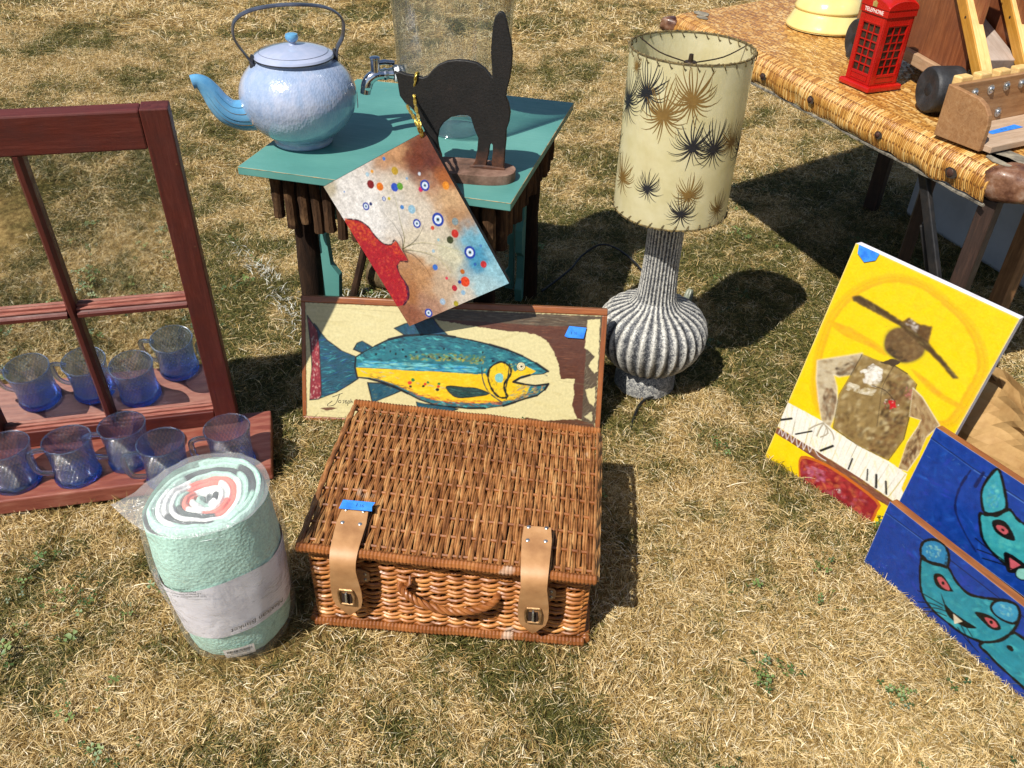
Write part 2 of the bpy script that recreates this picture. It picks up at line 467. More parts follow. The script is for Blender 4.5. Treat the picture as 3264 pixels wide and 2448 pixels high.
clib = bpy.data.collections.new('clover_sprigs'); CLOVER = clover_material()
for i in range(6):
    r = random.Random(300 + i); mb = MB()
    for k in range(r.randint(3, 7)):
        x, y, z = r.gauss(0, .016), r.gauss(0, .016), r.uniform(.012, .03); R = r.uniform(.004, .0075); a0 = r.uniform(0, 2*pi); sh = r.random()
        tilt = Vector((r.uniform(-.5, .5), r.uniform(-.5, .5), 1)).normalized()
        for l in range(3):
            a = a0 + l*2*pi/3; V = []
            for (rad, da) in ((.1, 0), (.7, -.62), (1.15, -.45), (1.05, 0), (1.15, .45), (.7, .62)):
                p = Vector((cos(a+da)*R*rad, sin(a+da)*R*rad, 0)); p.z = -(p.x*tilt.x + p.y*tilt.y) / tilt.z + .15*R*abs(da)
                V.append(p + Vector((x, y, z)))
            mb.add(V, [(0, 1, 2, 3), (0, 3, 4, 5)], (sh, 0, 0))
        mb.tube([(x*.4, y*.4, 0), (x, y, z)], .0006, 3, caps=False, col=(.3, 0, 0))
    o = bpy.data.objects.new('sprig_%02d' % i, mb.mesh('sprig', CLOVER, smooth=False, cols=True)); clib.objects.link(o)

# footprints that press the grass down (nothing grows through them)
FOOT = []
def footprint(cx, cy, yaw, hx, hy): FOOT.append((cx, cy, cos(yaw), sin(yaw), hx, hy))
footprint(-.092, 1.085, radians(-3.5), .225, .165)          # hamper
footprint(-.809, 1.290, radians(14.2), .313, .094)               # window shelf
footprint(-.437, .918, 0, .07, .07)                       # blanket roll
footprint(.318, 1.66, 0, .06, .06)                          # lamp foot
def blocked(x, y, m=0.0):
    for cx, cy, c, s, hx, hy in FOOT:
        dx, dy = x - cx, y - cy; u = dx*c + dy*s; v = -dx*s + dy*c
        if abs(u) < hx + m and abs(v) < hy + m: return True
    return False

def scatter(name, coll, pts, mat, label):
    """pts: (x, y, z, rot, scale, index)"""
    me = bpy.data.meshes.new(name); me.from_pydata([p[:3] for p in pts], [], [])
    for nm, typ, ix in (('rotz', 'FLOAT', 3), ('scl', 'FLOAT', 4), ('idx', 'INT', 5)):
        a = me.attributes.new(nm, typ, 'POINT'); a.data.foreach_set('value', [p[ix] for p in pts])
    me.materials.append(mat)
    o = bpy.data.objects.new(name, me); COL.objects.link(o)
    ng = bpy.data.node_groups.new(name + '_scatter', 'GeometryNodeTree')
    ng.interface.new_socket('Geometry', in_out='INPUT', socket_type='NodeSocketGeometry')
    ng.interface.new_socket('Geometry', in_out='OUTPUT', socket_type='NodeSocketGeometry')
    N = ng.nodes; L = ng.links
    gi = N.new('NodeGroupInput'); go = N.new('NodeGroupOutput')
    ci = N.new('GeometryNodeCollectionInfo'); ci.inputs['Collection'].default_value = coll
    ci.inputs['Separate Children'].default_value = True; ci.inputs['Reset Children'].default_value = True
    io = N.new('GeometryNodeInstanceOnPoints'); io.inputs['Pick Instance'].default_value = True
    def named(nm, typ):
        q = N.new('GeometryNodeInputNamedAttribute'); q.data_type = typ; q.inputs['Name'].default_value = nm; return q.outputs['Attribute']
    cx = N.new('ShaderNodeCombineXYZ'); L.new(named('rotz', 'FLOAT'), cx.inputs['Z'])
    L.new(gi.outputs[0], io.inputs['Points']); L.new(ci.outputs[0], io.inputs['Instance'])
    L.new(named('idx', 'INT'), io.inputs['Instance Index']); L.new(named('scl', 'FLOAT'), io.inputs['Scale'])
    e2r = N.new('FunctionNodeEulerToRotation'); L.new(cx.outputs[0], e2r.inputs[0]); L.new(e2r.outputs[0], io.inputs['Rotation'])
    L.new(io.outputs[0], go.inputs[0])
    md = o.modifiers.new('scatter', 'NODES'); md.node_group = ng
    tag(o, label, None, None, 'stuff'); return o

r = random.Random(5); pts = []
def fill(x0, x1, y0, y1, step, sc):
    y = y0
    while y < y1:
        x = x0
        while x < x1:
            px, py = x + r.uniform(-.5, .5)*step, y + r.uniform(-.5, .5)*step
            # keep to the wedge the camera (and the mirror) can see
            if py > .3 and abs(px) > 0.50 + 0.72*py: x += step; continue
            if not blocked(px, py, 0.022 if py < 2 else 0):
                pts.append((px, py, 0.0, r.uniform(0, 2*pi), sc*r.uniform(.8, 1.25), r.randrange(NV)))
            x += step
        y += step
fill(-2.4, 2.4, .35, 2.7, .043, .82)
fill(-4.2, 4.2, 2.7, 4.6, .064, 1.0)
fill(-6.0, 6.0, 4.6, 9.0, .15, 1.9)
fill(-1.9, 1.4, -2.6, .35, .055, .95)
fill(-2.6, 2.0, -4.6, -2.6, .13, 1.6)
scatter('lawn_grass', lib, pts, GRASS, 'short dry straw and green lawn grass covering the ground')
pts2 = []
r = random.Random(8)
for k in range(560):
    y = r.uniform(.45, 3.2); x = r.uniform(-1, 1)*(.45 + .66*y)
    if pn(x*1.6+7, y*1.6+3) + 0.35*pn(x*6, y*6) < -.02 or blocked(x, y, .0): continue
    pts2.append((x, y, 0.003, r.uniform(0, 6.28), r.uniform(.6, 1.15), r.randrange(6)))
scatter('clover_patches', clib, pts2, CLOVER, 'small green clover leaves scattered through the dry grass')

# white line-marking paint sprayed over a streak of grass beside the teal table
mb = MB(); r = random.Random(21)
wl_pts = [(-.84, 2.30), (-.75, 2.16), (-.69, 2.10), (-.625, 1.97), (-.57, 1.89), (-.50, 1.75), (-.40, 2.02)]
for k in range(230):
    i = r.choice((0, 1, 1, 2, 2, 3, 3, 4)); t = r.random(); a, b = wl_pts[i], wl_pts[i+1]
    x = lerp(a[0], b[0], t) + r.gauss(0, .015); y = lerp(a[1], b[1], t) + r.gauss(0, .014)
    blade(mb, r, x, y, r.uniform(.015, .034), r.uniform(.0013, .0028), r.uniform(0, 6.28), r.uniform(.2, 1.1), r.uniform(.3, 1.3), 1, 0, r.uniform(.008, .016))
for k in range(70):
    x, y = -.42 + r.gauss(0, .06), 1.98 + r.gauss(0, .03)
    blade(mb, r, x, y, r.uniform(.02, .04), r.uniform(.0018, .0035), r.uniform(0, 6.28), r.uniform(.2, 1.0), r.uniform(.3, 1.3), 1, 0, .008)
o = mb.build('white_paint_streak', white_blade_material(), smooth=False)
tag(o, 'streak of grass blades sprayed with white line marking paint', None, None, 'stuff')

# ------------------------------------------------------------------ shared materials
def wood_mat(name, cols, axis='x', scale=9, rough=0.6, bump=0.35, coat=0.0, fine=1.0, wear=None):
    t = NT(name); s = {'x': (1, 14, 14), 'y': (14, 1, 14), 'z': (14, 14, 1)}[axis]
    v = t.coord('Object', scale=s); v0 = t.coord('Object')
    f = t.noise(v, scale, 6, 0.65, 0.6); f2 = t.noise(v0, 3.5*scale, 4, 0.6); f3 = t.noise(v, scale*6*fine, 3, 0.6)
    h = t.math('ADD', t.math('MULTIPLY', f, 0.7), t.math('MULTIPLY', f3, 0.3))
    col = t.ramp(h, [(0.3 + 0.4*i/(len(cols)-1), c) for i, c in enumerate(cols)])
    col = t.mix(t.rng(f2, 0.35, 0.75, 0, 0.35), col, tuple(v*0.55 for v in lin(cols[0])))
    if wear:
        w_ = t.noise(t.coord('Object', scale=tuple(1 if k > 2 else .3 for k in s)), 34, 6, .7); col = t.mix(t.rng(w_, .66, .70, 0, .85), col, wear)
        w2 = t.noise(v0, 160, 3, .6); col = t.mix(t.rng(w2, .70, .74, 0, .8), col, '#23100c')
    p = t.principled(Base_Color=col, Roughness=t.rng(f2, 0.3, 0.7, rough-0.1, rough+0.12))
    if coat: p.inputs['Coat Weight'].default_value = coat; p.inputs['Coat Roughness'].default_value = 0.25
    t.set(p, 'Normal', t.bump(h, bump, 0.0015)); return t.mat

def glass_mat(name, tint, gloss=0.05, bump=None, ior=1.45, extra=0.0, haze=0.0, edge=None):
    """clear thin glass: tinted transmission, sharp surface reflection, optional moulded relief"""
    t = NT(name)
    tr = t.n('BsdfTransparent', Color=c4(tint)); gl = t.n('BsdfGlossy', Color=(0.95, 0.97, 1, 1), Roughness=gloss)
    fr = t.n('LayerWeight', Blend=0.5)
    if bump:
        b_ = bump(t); t.set(gl, 'Normal', b_); t.set(fr, 'Normal', b_)
    if edge: t.set(tr, 'Color', t.mix(t.math('POWER', fr.outputs['Facing'], 2.2), c4(tint), c4(edge)))
    f0 = ((ior - 1) / (ior + 1)) ** 2 + extra                      # Schlick reflectance
    fac = t.math('ADD', f0, t.math('MULTIPLY', t.math('POWER', fr.outputs['Facing'], 5.0), (1 - f0) * 0.8), clamp=True)
    m = t.n('MixShader'); t.set(m, '0', fac); t.t.links.new(tr.outputs[0], m.inputs[1]); t.t.links.new(gl.outputs[0], m.inputs[2])
    if haze:
        df = t.n('BsdfDiffuse', Color=(0.9, 0.9, 0.9, 1)); m2 = t.n('MixShader'); m2.inputs[0].default_value = haze
        t.t.links.new(m.outputs[0], m2.inputs[1]); t.t.links.new(df.outputs[0], m2.inputs[2]); m = m2
    t.surf(m); return t.mat

TAPE = rough_mat('blue_masking_tape', ['#1766c4', '#2b7fdc', '#3a8be6'], 60, 0.65, 0.3, 500)
METAL = rough_mat('zinc_rivet', ['#8f9498', '#c4c8cb', '#dfe2e4'], 80, 0.3, 0.1, metal=0.9)
IRON_DARK = rough_mat('black_iron', ['#0c0c0d', '#1a1a1c', '#2a2522'], 30, 0.55, 0.3)
INK = rough_mat('ink', ['#1c1c20', '#26262c'], 50, 0.7, 0)

def tape_piece(name, pts, parent, M, seed=0, ink=True):
    """torn strip of tape; pts in mm, M places the xy plane"""
    mb = MB(); P = [(x/1000, y/1000) for x, y in pts]
    mb.prism(P, 0, 0.0004, M=M); o = mb.build(name, TAPE, parent, smooth=False)
    if ink:
        cx = sum(p[0] for p in P)/len(P); cy = sum(p[1] for p in P)/len(P); k = MB(); s = 0.0042
        segs = [[(-1.6, .9), (-2.2, .6), (-1.6, 0), (-2.2, -.6)], [(-1.9, 1.2), (-1.9, -1)], [(.1, 1), (.1, -1)], [(1.6, .9), (1.0, .2), (1.1, -.8), (1.9, -.8), (1.9, 0), (1.1, 0)]]
        for sg in segs:
            k.tube([M @ Vector((cx + a*s*.7, cy + b*s*.7, 0.0006)) for a, b in sg], 0.00028, 4)
        k.build('price_writing', INK, o, smooth=False)
    return o

# ------------------------------------------------------------------ old window sash made into a mirror with a shelf
RED_WOOD = wood_mat('oxblood_paint', ['#3f1611', '#552019', '#653028'], 'z', 7, 0.5, 0.35, wear='#8a5a4a')
RED_WOOD_X = wood_mat('oxblood_paint_rail', ['#431712', '#5a221b', '#6e362d'], 'x', 7, 0.5, 0.4, wear='#94705a')
PUTTY = rough_mat('rubbed_red_edge', ['#6b3028', '#8f5447', '#a57164'], 25, 0.6, 0.3, stretch=(1, 8, 8))
t = NT('silvered_mirror'); f = t.noise(t.coord('Object'), 5, 3)
p = t.principled(Base_Color=(0.92, 0.93, 0.90, 1), Metallic=1.0, Roughness=t.rng(f, .3, .7, 0.01, 0.035)); MIRROR = t.mat
win = thing('window_mirror', 'dark red wooden window sash fitted with mirror panes and a shelf below', 'mirror', (-.577, 1.412, 0), radians(14.2))
sash = bpy.data.objects.new('sash', None); COL.objects.link(sash); sash.parent = win; sash.location = (0, 0, .04); sash.rotation_euler = (radians(5.5), 0, 0); sash.empty_display_size = .03
def plank(name, lo, hi, mat, parent, bevel=.002): return MB().box(lo, hi).build(name, mat, parent, smooth=False, bevel=bevel)
H0 = .0004
plank('stile', (-.044, 0, H0), (0, .034, .696), RED_WOOD, sash)
plank('stile', (-.49, 0, H0), (-.446, .034, .696), RED_WOOD, sash)
plank('top_rail', (-.4455, .0005, .628), (-.0445, .0335, .6945), RED_WOOD_X, sash, .003)
plank('bottom_rail', (-.4455, .0005, H0), (-.0445, .0335, .040), RED_WOOD_X, sash)
def muntin(name, vert, lo, hi):
    m = MB()
    prof = [(-.0035, 0), (.0035, 0), (.0052, .004), (.0085, .009), (.0085, .020), (-.0085, .020), (-.0085, .009), (-.0052, .004)]
    V = []
    for e in (lo, hi):
        for a, b in prof: V.append((-.2445 + a, b, e) if vert else (e, b, .312 + a))
    n = len(prof); F = [(i, (i+1) % n, (i+1) % n+n, i+n) for i in range(n)] + [tuple(range(n)), tuple(range(2*n-1, n-1, -1))]
    if vert: F = [f[::-1] for f in F]
    m.add(V, F); return m.build(name, RED_WOOD if vert else RED_WOOD_X, sash, smooth=False)
muntin('glazing_bar', True, .0402, .6278)
muntin('glazing_bar', False, -.4455, -.2532); muntin('glazing_bar', False, -.2358, -.0445)
# stepped inner mouldings round every pane, rubbed to pale wood on their upper faces
PX = ((-.4455, -.253), (-.236, -.0445)); PZ = ((.040, .3035), (.3205, .628))
for (x0, x1) in PX:
    for (z0, z1) in PZ:
        m = MB(); m.box((x0, .0205, z0), (x1, .0225, z1)); m.build('mirror_pane', MIRROR, sash, smooth=False)
        q = MB(); q.box((x0, .006, z0+.0002), (x1, .0135, z0 + .004)); q.box((x0, .0137, z0+.0002), (x1, .0203, z0 + .008))
        q.build('sill_moulding', PUTTY, sash, smooth=False, bevel=.001)
plank('shelf', (-.56, -.155, .006), (.066, .033, .0398), rough_mat('shelf_paint', ['#6b3229', '#824638', '#96604f'], 14, 0.5, 0.3, stretch=(1, 6, 6)), win, .003)
m = MB()
RUSTN = rough_mat('rusty_nail', ['#3a1d12', '#6b3a22'], 60, .8)
for zz in (.17, .44, .6): MB().tube([(-.006, -.0004, zz), (-.006, .001, zz)], .0018, 8).build('nail_head', RUSTN, sash)
pass

# ------------------------------------------------------------------ five moulded blue glass mugs
def dimples(t):
    v = t.n('TexCoord').outputs['Object']; s = t.n('SeparateXYZ', Vector=v)
    a = t.math('ARCTAN2', s.outputs[1], s.outputs[0])
    zz = t.math('MULTIPLY', s.outputs[2], 900.0); row = t.math('FLOOR', t.math('DIVIDE', zz, 2*pi))
    ph = t.math('MULTIPLY', t.math('MODULO', row, 2.0), pi)
    h = t.math('MULTIPLY', t.math('SINE', t.math('ADD', t.math('MULTIPLY', a, 34.0), ph)), t.math('SINE', zz))
    return t.bump(h, 0.9, 0.003)
def moulded_glass(name, tint, bump=None, share=.62, rough=0.0):
    """refracting tinted glass; the rest passes straight through so that it throws a light, tinted shadow"""
    t = NT(name); g_ = t.n('BsdfGlass', Color=c4(tint), Roughness=rough, IOR=1.46); tr = t.n('BsdfTransparent', Color=c4(tuple(v**1.3 for v in tint)))
    gl = t.n('BsdfGlossy', Color=(1, 1, 1, 1), Roughness=.12)
    if bump:
        nb = bump(t); t.set(gl, 'Normal', nb); hh = nb.node.inputs['Height'].links[0].from_socket        # pressed dots are thinner, so paler
        cc = t.mix(t.rng(hh, -.35, .55), c4(tuple(v*v for v in tint)), (.95, .97, 1, 1)); t.set(g_, 'Color', cc); t.set(tr, 'Color', cc)
    m = t.n('MixShader'); m.inputs[0].default_value = share; t.t.links.new(tr.outputs[0], m.inputs[1]); t.t.links.new(g_.outputs[0], m.inputs[2])
    m2 = t.n('MixShader'); m2.inputs[0].default_value = .10; t.t.links.new(m.outputs[0], m2.inputs[1]); t.t.links.new(gl.outputs[0], m2.inputs[2]); t.surf(m2); return t.mat
GL_BLUE = moulded_glass('blue_glass', (0.70, 0.81, 0.985), dimples, .5, 0.0)
GL_RIM = moulded_glass('blue_glass_smooth', (0.82, 0.89, 0.99), None, .45)
GL_BASE = moulded_glass('blue_glass_base', (0.50, 0.68, 0.98), None, .6)
GL_HAND = moulded_glass('blue_glass_handle', (0.74, 0.84, 0.98), None, .75)
def make_mug():
    root = bpy.data.objects.new('glass_mug', None); COL.objects.link(root); root.empty_display_size = .03
    prof_out = [(.0355, .012), (.0362, .02), (.0358, .035), (.0362, .05), (.0375, .065), (.0395, .078), (.0405, .083)]
    m = MB(); m.lathe(prof_out, 48); m.build('wall', GL_BLUE, root)
    m = MB(); m.lathe([(.0330, .013), (.0335, .03), (.0345, .05), (.0360, .068), (.0382, .083)][::-1], 40); m.build('inner_wall', GL_RIM, root)
    m = MB(); m.tube([(cos(a)*.0394, sin(a)*.0394, .0835) for a in [2*pi*i/48 for i in range(48)]], .0013, 8, closed=True); m.build('rim', GL_RIM, root)
    m = MB(); m.lathe([(.0005, .0125), (.033, .0128), (.0362, .0122), (.0378, .009), (.039, .004), (.0382, .0006), (.0005, .0004)][::-1], 48,
                      rmod=lambda r, z, a: r*(1 + (.012*cos(a*40) if r > .037 else 0))); m.build('base', GL_BASE, root)
    m = MB(); hp = spline([(.0375, 0, .071), (.052, 0, .073), (.0625, 0, .069), (.064, 0, .055), (.062, 0, .038), (.055, 0, .024), (.0368, 0, .017)], 6)
    m.tube(hp, .0042, 10, flat=(0.8, 1.25), up=(0, 1, 0)); m.build('handle', GL_HAND, root)
    return root
def copy_tree(o, parent=None):
    c = o.copy(); COL.objects.link(c)
    if parent: c.parent = parent
    for ch in [k for k in bpy.data.objects if k.parent == o]: copy_tree(ch, c)
    return c
mug0 = make_mug()
mugs = [(-.949, 1.213, 205, 'blue dimpled glass mug cut off by the left edge of the picture'),
        (-.842, 1.236, 205, 'blue dimpled glass mug with handle left, second from the left'),
        (-.756, 1.284, 200, 'blue dimpled glass mug at the middle of the row, set furthest back'),
        (-.664, 1.238, 208, 'blue dimpled glass mug just behind the rolled blanket, handle overlapping its neighbour'),
        (-.552, 1.287, 205, 'blue dimpled glass mug at the right end of the shelf below the stile')]
for i, (x, y, a, lb) in enumerate(mugs):
    o = mug0 if i == 0 else copy_tree(mug0)
    o.scale = (1.1, 1.1, 1.08); o.location = (x, y, .0402); o.rotation_euler = (0, 0, radians(a)); tag(o, lb, 'mug', 'blue glass mugs on the mirror shelf')

# ------------------------------------------------------------------ rolled blanket in a plastic bag
def fleece_mat():
    t = NT('mint_fleece'); v = t.coord('Object'); f = t.n('TexVoronoi', Vector=v, Scale=190.0).outputs['Distance']; f2 = t.noise(v, 260, 4); f3 = t.noise(v, 12, 3)
    col = t.attr('col')
    k = t.rng(f2, .3, .7, .8, 1.15); nd = t.n('CombineXYZ', X=k, Y=k, Z=k)
    cm = t.mix(1.0, col, (1, 1, 1, 1), 'MULTIPLY'); t.t.links.new(nd.outputs[0], cm.node.inputs[7])
    cm2 = t.mix(t.rng(f3, .45, .75, 0, .3), cm, '#98bfb0')
    p = t.principled(Base_Color=cm2, Roughness=.95); p.inputs['Specular IOR Level'].default_value = .2
    t.set(p, 'Normal', t.bump(t.math('ADD', f, f2),   .3, .003)); return t.mat
FLEECE = fleece_mat()
roll = thing('blanket_roll', 'rolled mint green patterned blanket packed in a clear plastic bag with paper band', 'blanket', (-.437, .918, .004), rot=(radians(2.5), radians(-1), radians(8)))
RH = .316
def rshape(a, z):       # slightly squashed and bulging
    t = z / RH
    return (.074 + .013*min(1, t*1.4))*(1 + .06*cos(2*(a-.5)) + .035*cos(3*a+1) + .02*sin(4*a+t*5) + .015*pn(cos(a)*2, sin(a)*2, t*3)) * (0.93 + .10*sin(pi*min(1, max(0, t*.9+.08))) ) - (.012*max(0, .08-t)/.08)
MINT, WHT, CORAL, BLK, ORG = lin('#b4d9ca'), lin('#eef0ee'), lin('#f2705e'), lin('#2c3036'), lin('#d5872f')
m = MB()
def rb(u, v):
    a = u*2*pi; z = v*RH; q = rshape(a, z) + .0015*pn(cos(a)*6, sin(a)*6, z*40)
    return Vector((cos(a)*q, sin(a)*q, z))
m.grid(72, 26, rb, col=MINT)
m.build('blanket_body', FLEECE, roll, cols=True)
# the rolled layers seen on top: a spiral ridge, its pattern changing along the cloth
m = MB(); rr = random.Random(4); turns = 8.2; N = 560; prof = [(-.0052, -.012), (-.0046, -.003), (-.0022, .0012), (0, .002), (.0022, .0012), (.0046, -.003), (.0052, -.012)]
segs = []; k = 0
while k < N:
    ln = rr.randint(8, 26); segs += [rr.choice([WHT, WHT, MINT, CORAL, WHT, CORAL, BLK, ORG, WHT, MINT])]*ln; k += ln
V = []; C_ = []
for i in range(N):
    s = i/(N-1); th = s*turns*2*pi; a = th + .6; base = rshape(a, RH)
    q = .004 + (base - .010) * s**0.95 + .0022*pn(a*1.3, s*9)
    tz = RH - .006 + .010*s*s + .005*sin(a*2+.7) + .004*pn(cos(a)*s*4, sin(a)*s*4, 6)
    col = segs[i]
    if s > .80: col = MINT if rr.random() < .9 or True else WHT
    if .80 < s < .86 and .0 < (a % (2*pi)) < 1.2: col = BLK
    if .84 < s < .90 and 3.6 < (a % (2*pi)) < 4.5: col = ORG
    if .70 < s < .80 and 2.9 < (a % (2*pi)) < 4.6: col = WHT
    for (dr, dz) in prof:
        w = q + dr*1.08; V.append(Vector((cos(a)*w, sin(a)*w, tz+dz))); C_.append(col)
n = len(prof); F = []
for i in range(N-1):
    for j in range(n-1): F.append((i*n+j, (i+1)*n+j, (i+1)*n+j+1, i*n+j+1))
m.add(V, F); m.c = C_
m.build('rolled_layers', FLEECE, roll, cols=True)
m = MB(); m.lathe([(.0005, RH-.014), (.076, RH-.014)][::-1], 40); m.build('roll_core', FLEECE, roll, cols=True)
# paper band
PAPER = rough_mat('white_paper', ['#d6d2da', '#e4e1e7', '#eeecf0'], 9, .75, .25, 40)
m = MB()
def band(u, v):
    a = u*2*pi; z = .078 + v*.128 + .010*sin(a+2.2); q = rshape(a, z) + .0022 + .0012*pn(a*3.2, z*18) + .0008*max(0, sin(a*9 + z*60))*max(0, sin(a+2.6))
    return Vector((cos(a)*q, sin(a)*q, z))
m.grid(96, 14, band); pb = m.build('paper_band', PAPER, roll)
def on_roll(a, z, off): q = rshape(a, z) + off; return Vector((cos(a)*q, sin(a)*q, z))
def curved_text(txt, name, a0, z0, size, off, parent, ang=0.0, mat=INK, flip=True, shear=0.0):
    """lettering wrapped on the roll; upside down as packed"""
    cu = bpy.data.curves.new(name, 'FONT'); cu.body = txt; cu.size = size; cu.shear = shear; cu.resolution_u = 2
    ob = bpy.data.objects.new('tmp', cu); COL.objects.link(ob)
    dg = bpy.context.evaluated_depsgraph_get(); me0 = ob.evaluated_get(dg).to_mesh()
    vs = [v.co.copy() for v in me0.vertices]; fs = [tuple(p.vertices) for p in me0.polygons]
    bpy.data.objects.remove(ob)
    mb_ = MB(); out = []
    for v in vs:
        x, y = v.x, v.y
        if flip: x, y = -x, -y
        xx = x*cos(ang) - y*sin(ang); yy = x*sin(ang) + y*cos(ang)
        out.append(on_roll(a0 + xx/.088, z0 + yy, off))
    mb_.add(out, fs); return mb_.build(name, mat, parent, smooth=False)
curved_text('Mexican Blanket', 'band_lettering', radians(-22), .113, .0145, .0062, pb, radians(4), shear=.3)
for i in range(8):
    curved_text(('--- -- ---- - --- --', '-- ---- --- -- --- -', '---- - -- --- ---')[i % 3], 'small_print', radians(-22), .128 + i*.0062, .0048, .0062, pb, radians(4))
# barcode sticker on the bag
m = MB(); sa0, sa1 = radians(-101), radians(-66)
m.grid(12, 3, lambda u, v: on_roll(lerp(sa0, sa1, u), .022 + v*.028, .0062)); st = m.build('barcode_sticker', rough_mat('sticker_paper', ['#e6dfd8', '#f1ece6'], 20, .6, .05), roll)
m = MB(); q = sa0 + .06; rr = random.Random(9)
while q < sa1 - .06:
    w = rr.choice((.006, .010, .016)); m.grid(1, 1, lambda u, v: on_roll(q + u*w, .038 + v*.007, .0066)); q += w + rr.choice((.006, .010, .014))
m.build('barcode', INK, st, smooth=False)
curved_text('8529850079137', 'sticker_number', radians(-72), .0375, .0052, .0067, st)
curved_text('Mexican Blanket - Teal', 'sticker_title', radians(-71), .0285, .0042, .0067, st)
# the bag: thin crinkled clear plastic
def crinkle(t):
    v = t.coord('Object'); a = t.noise(v, 22, 5, .6, 1.5); b = t.noise(v, 70, 3, .6); return t.bump(t.math('ADD', a, t.math('MULTIPLY', b, .25)), .6, .014)
BAG = glass_mat('clear_plastic', (.985, .985, .985), .09, crinkle, 1.38, 0.0, .05)
BAGT = glass_mat('clear_plastic_gathered', (.97, .97, .97), .2, crinkle, 1.42, 0.01, .16)
m = MB()
def bag(u, v):
    a = u*2*pi; z = -.002 + v*(RH + .006); q = rshape(a, z) + .0075 + .003*pn(cos(a)*5+9, sin(a)*5, z*14) + .002*sin(a*7+z*30)*(1 if v > .1 else 0)
    q += .010*max(0, cos(a - radians(-58)))**6*max(0, .18-v)/.18
    return Vector((cos(a)*q, sin(a)*q, z))
m.grid(84, 22, bag)
m.build('plastic_bag', BAG, roll)
m = MB()        # gathered top of the bag: a loose sheet pulled to a point on the left
tip = Vector((-.132, -.010, RH + .006))
def flap(u, v):
    a = u*2*pi; q = rshape(a, RH) + .0075
    e = Vector((cos(a)*q, sin(a)*q, RH + .004)); c = Vector((.0, .0, RH + .012)); w = max(0, cos(a - radians(190)))**5
    e = e.lerp(Vector((tip.x, tip.y, tip.z)), .92*w)
    p = e.lerp(c, v); p.z += .004*pn(p.x*40, p.y*40, 3) + .006*sin(pi*v)
    return p
m.grid(84, 10, flap); m.build('bag_top', BAGT, roll)
for i, (aa, zz, tx) in enumerate(((-2.72, .226, 'La pelicula delgada p'), (-2.66, .220, 'Mantenga'), (-2.6, .214, 'Le film protecteur etant'), (-2.55, .208, 'Ne pas utiliser dans'))):
    curved_text(tx, 'bag_print', aa + .9, zz, .0052, .0115, roll, radians(-3))

# ------------------------------------------------------------------ wicker hamper
def willow_mat(name, cols):
    t = NT(name); v = t.coord('Object'); oi = t.n('ObjectInfo')
    f = t.noise(v, 35, 4, .6); f2 = t.noise(v, 300, 3)
    h = t.math('ADD', t.math('MULTIPLY', f, .75), t.math('MULTIPLY', oi.outputs['Random'], .26))
    col = t.ramp(h, [(.25 + .6*i/(len(cols)-1), c) for i, c in enumerate(cols)])
    fl = t.noise(v, 16, 2); col = t.mix(t.rng(fl, .69, .76, 0, .55), col, '#c9bba8')
    p = t.principled(Base_Color=col, Roughness=t.rng(f2, .3, .7, .32, .55)); t.set(p, 'Normal', t.bump(f2, .35, .0006)); return t.mat
WILLOW = willow_mat('willow_rod', ['#573219', '#7d4f2a', '#a06d3f', '#b98a56', '#cda677'])
WILLOW_W = willow_mat('willow_body', ['#5f3512', '#895022', '#ac6c33', '#c68a4a', '#d4a265'])
WILLOW_D = willow_mat('willow_border', ['#532a10', '#75421c', '#93592b', '#ac7440'])
HW, HD, HH = .452, .335, .178
hamper = thing('wicker_hamper', 'closed brown wicker picnic hamper with tan leather straps and rope handle', 'hamper', (-.092, .918, .006), radians(-3.2))
# body: horizontal weavers over upright stakes, one rod per row all round
def perim(s, inset=0.0):
    """point on rounded rectangle, s in 0..1 anticlockwise from front-left; returns pos, outward normal"""
    w, d, r = HW - 2*inset, HD - 2*inset, .016
    L = 2*(w+d) ; q = (s % 1.0)*L
    segs = ((w, (-w/2, 0), (1, 0), (0, -1)), (d, (w/2, 0), (0, 1), (1, 0)), (w, (w/2, d), (-1, 0), (0, 1)), (d, (-w/2, d), (0, -1), (-1, 0)))
    for ln, p, dr, nr in segs:
        if q <= ln: return Vector((p[0]+dr[0]*q, p[1]+dr[1]*q + inset, 0)), Vector((nr[0], nr[1], 0))
        q -= ln
    return Vector((-w/2, inset, 0)), Vector((0, -1, 0))
NST = 56
m = MB()
for i in range(NST):
    p, n = perim((i + .5)/NST, .006); m.tube([p + Vector((0, 0, .002)), p + Vector((0, 0, HH*.5)), p + Vector((0, 0, HH))], .0026, 6)
m.build('stakes', WILLOW_D, hamper); tag(hamper.children[-1], kind='stuff')
rows = 29; NP = NST*4
for j in range(rows):
    z = .014 + (HH - .024)*j/(rows-1); P = []; rj = random.Random(j)
    off = .5*(j % 2); blk = (j // 4)
    for k in range(NP):
        s = k/NP; p, n = perim(s, .006)
        ph = s*NST*pi + (pi if j % 2 else 0)
        am = .0042*sin(ph)
        P.append(p + n*(am + .0012) + Vector((0, 0, z + .0016*sin(s*NST*pi*.5 + j) + .0008*pn(s*90, j*3.1) + .0018*pn(s*7, j*.5))))
    MB().tube(P,   .0030*rj.uniform(.85, 1.08), 6, closed=True).build('woven_rod', WILLOW_W, hamper)
def wrapped(name, a, b, r, turns, mat, parent):
    """rod bound with cane: ridged tube"""
    a, b = Vector(a), Vector(b); N = turns*4; P = []; R_ = []
    for i in range(N+1):
        t_ = i/N; P.append(a.lerp(b, t_) + Vector((0, .0015*pn(t_*6, 2), .002*pn(t_*8, 5)))); R_.append(r*(.86 + .2*abs(sin(t_*turns*pi)) + .04*pn(t_*40)))
    return MB().tube(P, R_, 8).build(name, mat, parent)
z = .007
wrapped('base_border', (-HW/2, -.002, z), (HW/2, -.002, z), .008, 74, WILLOW_D, hamper)
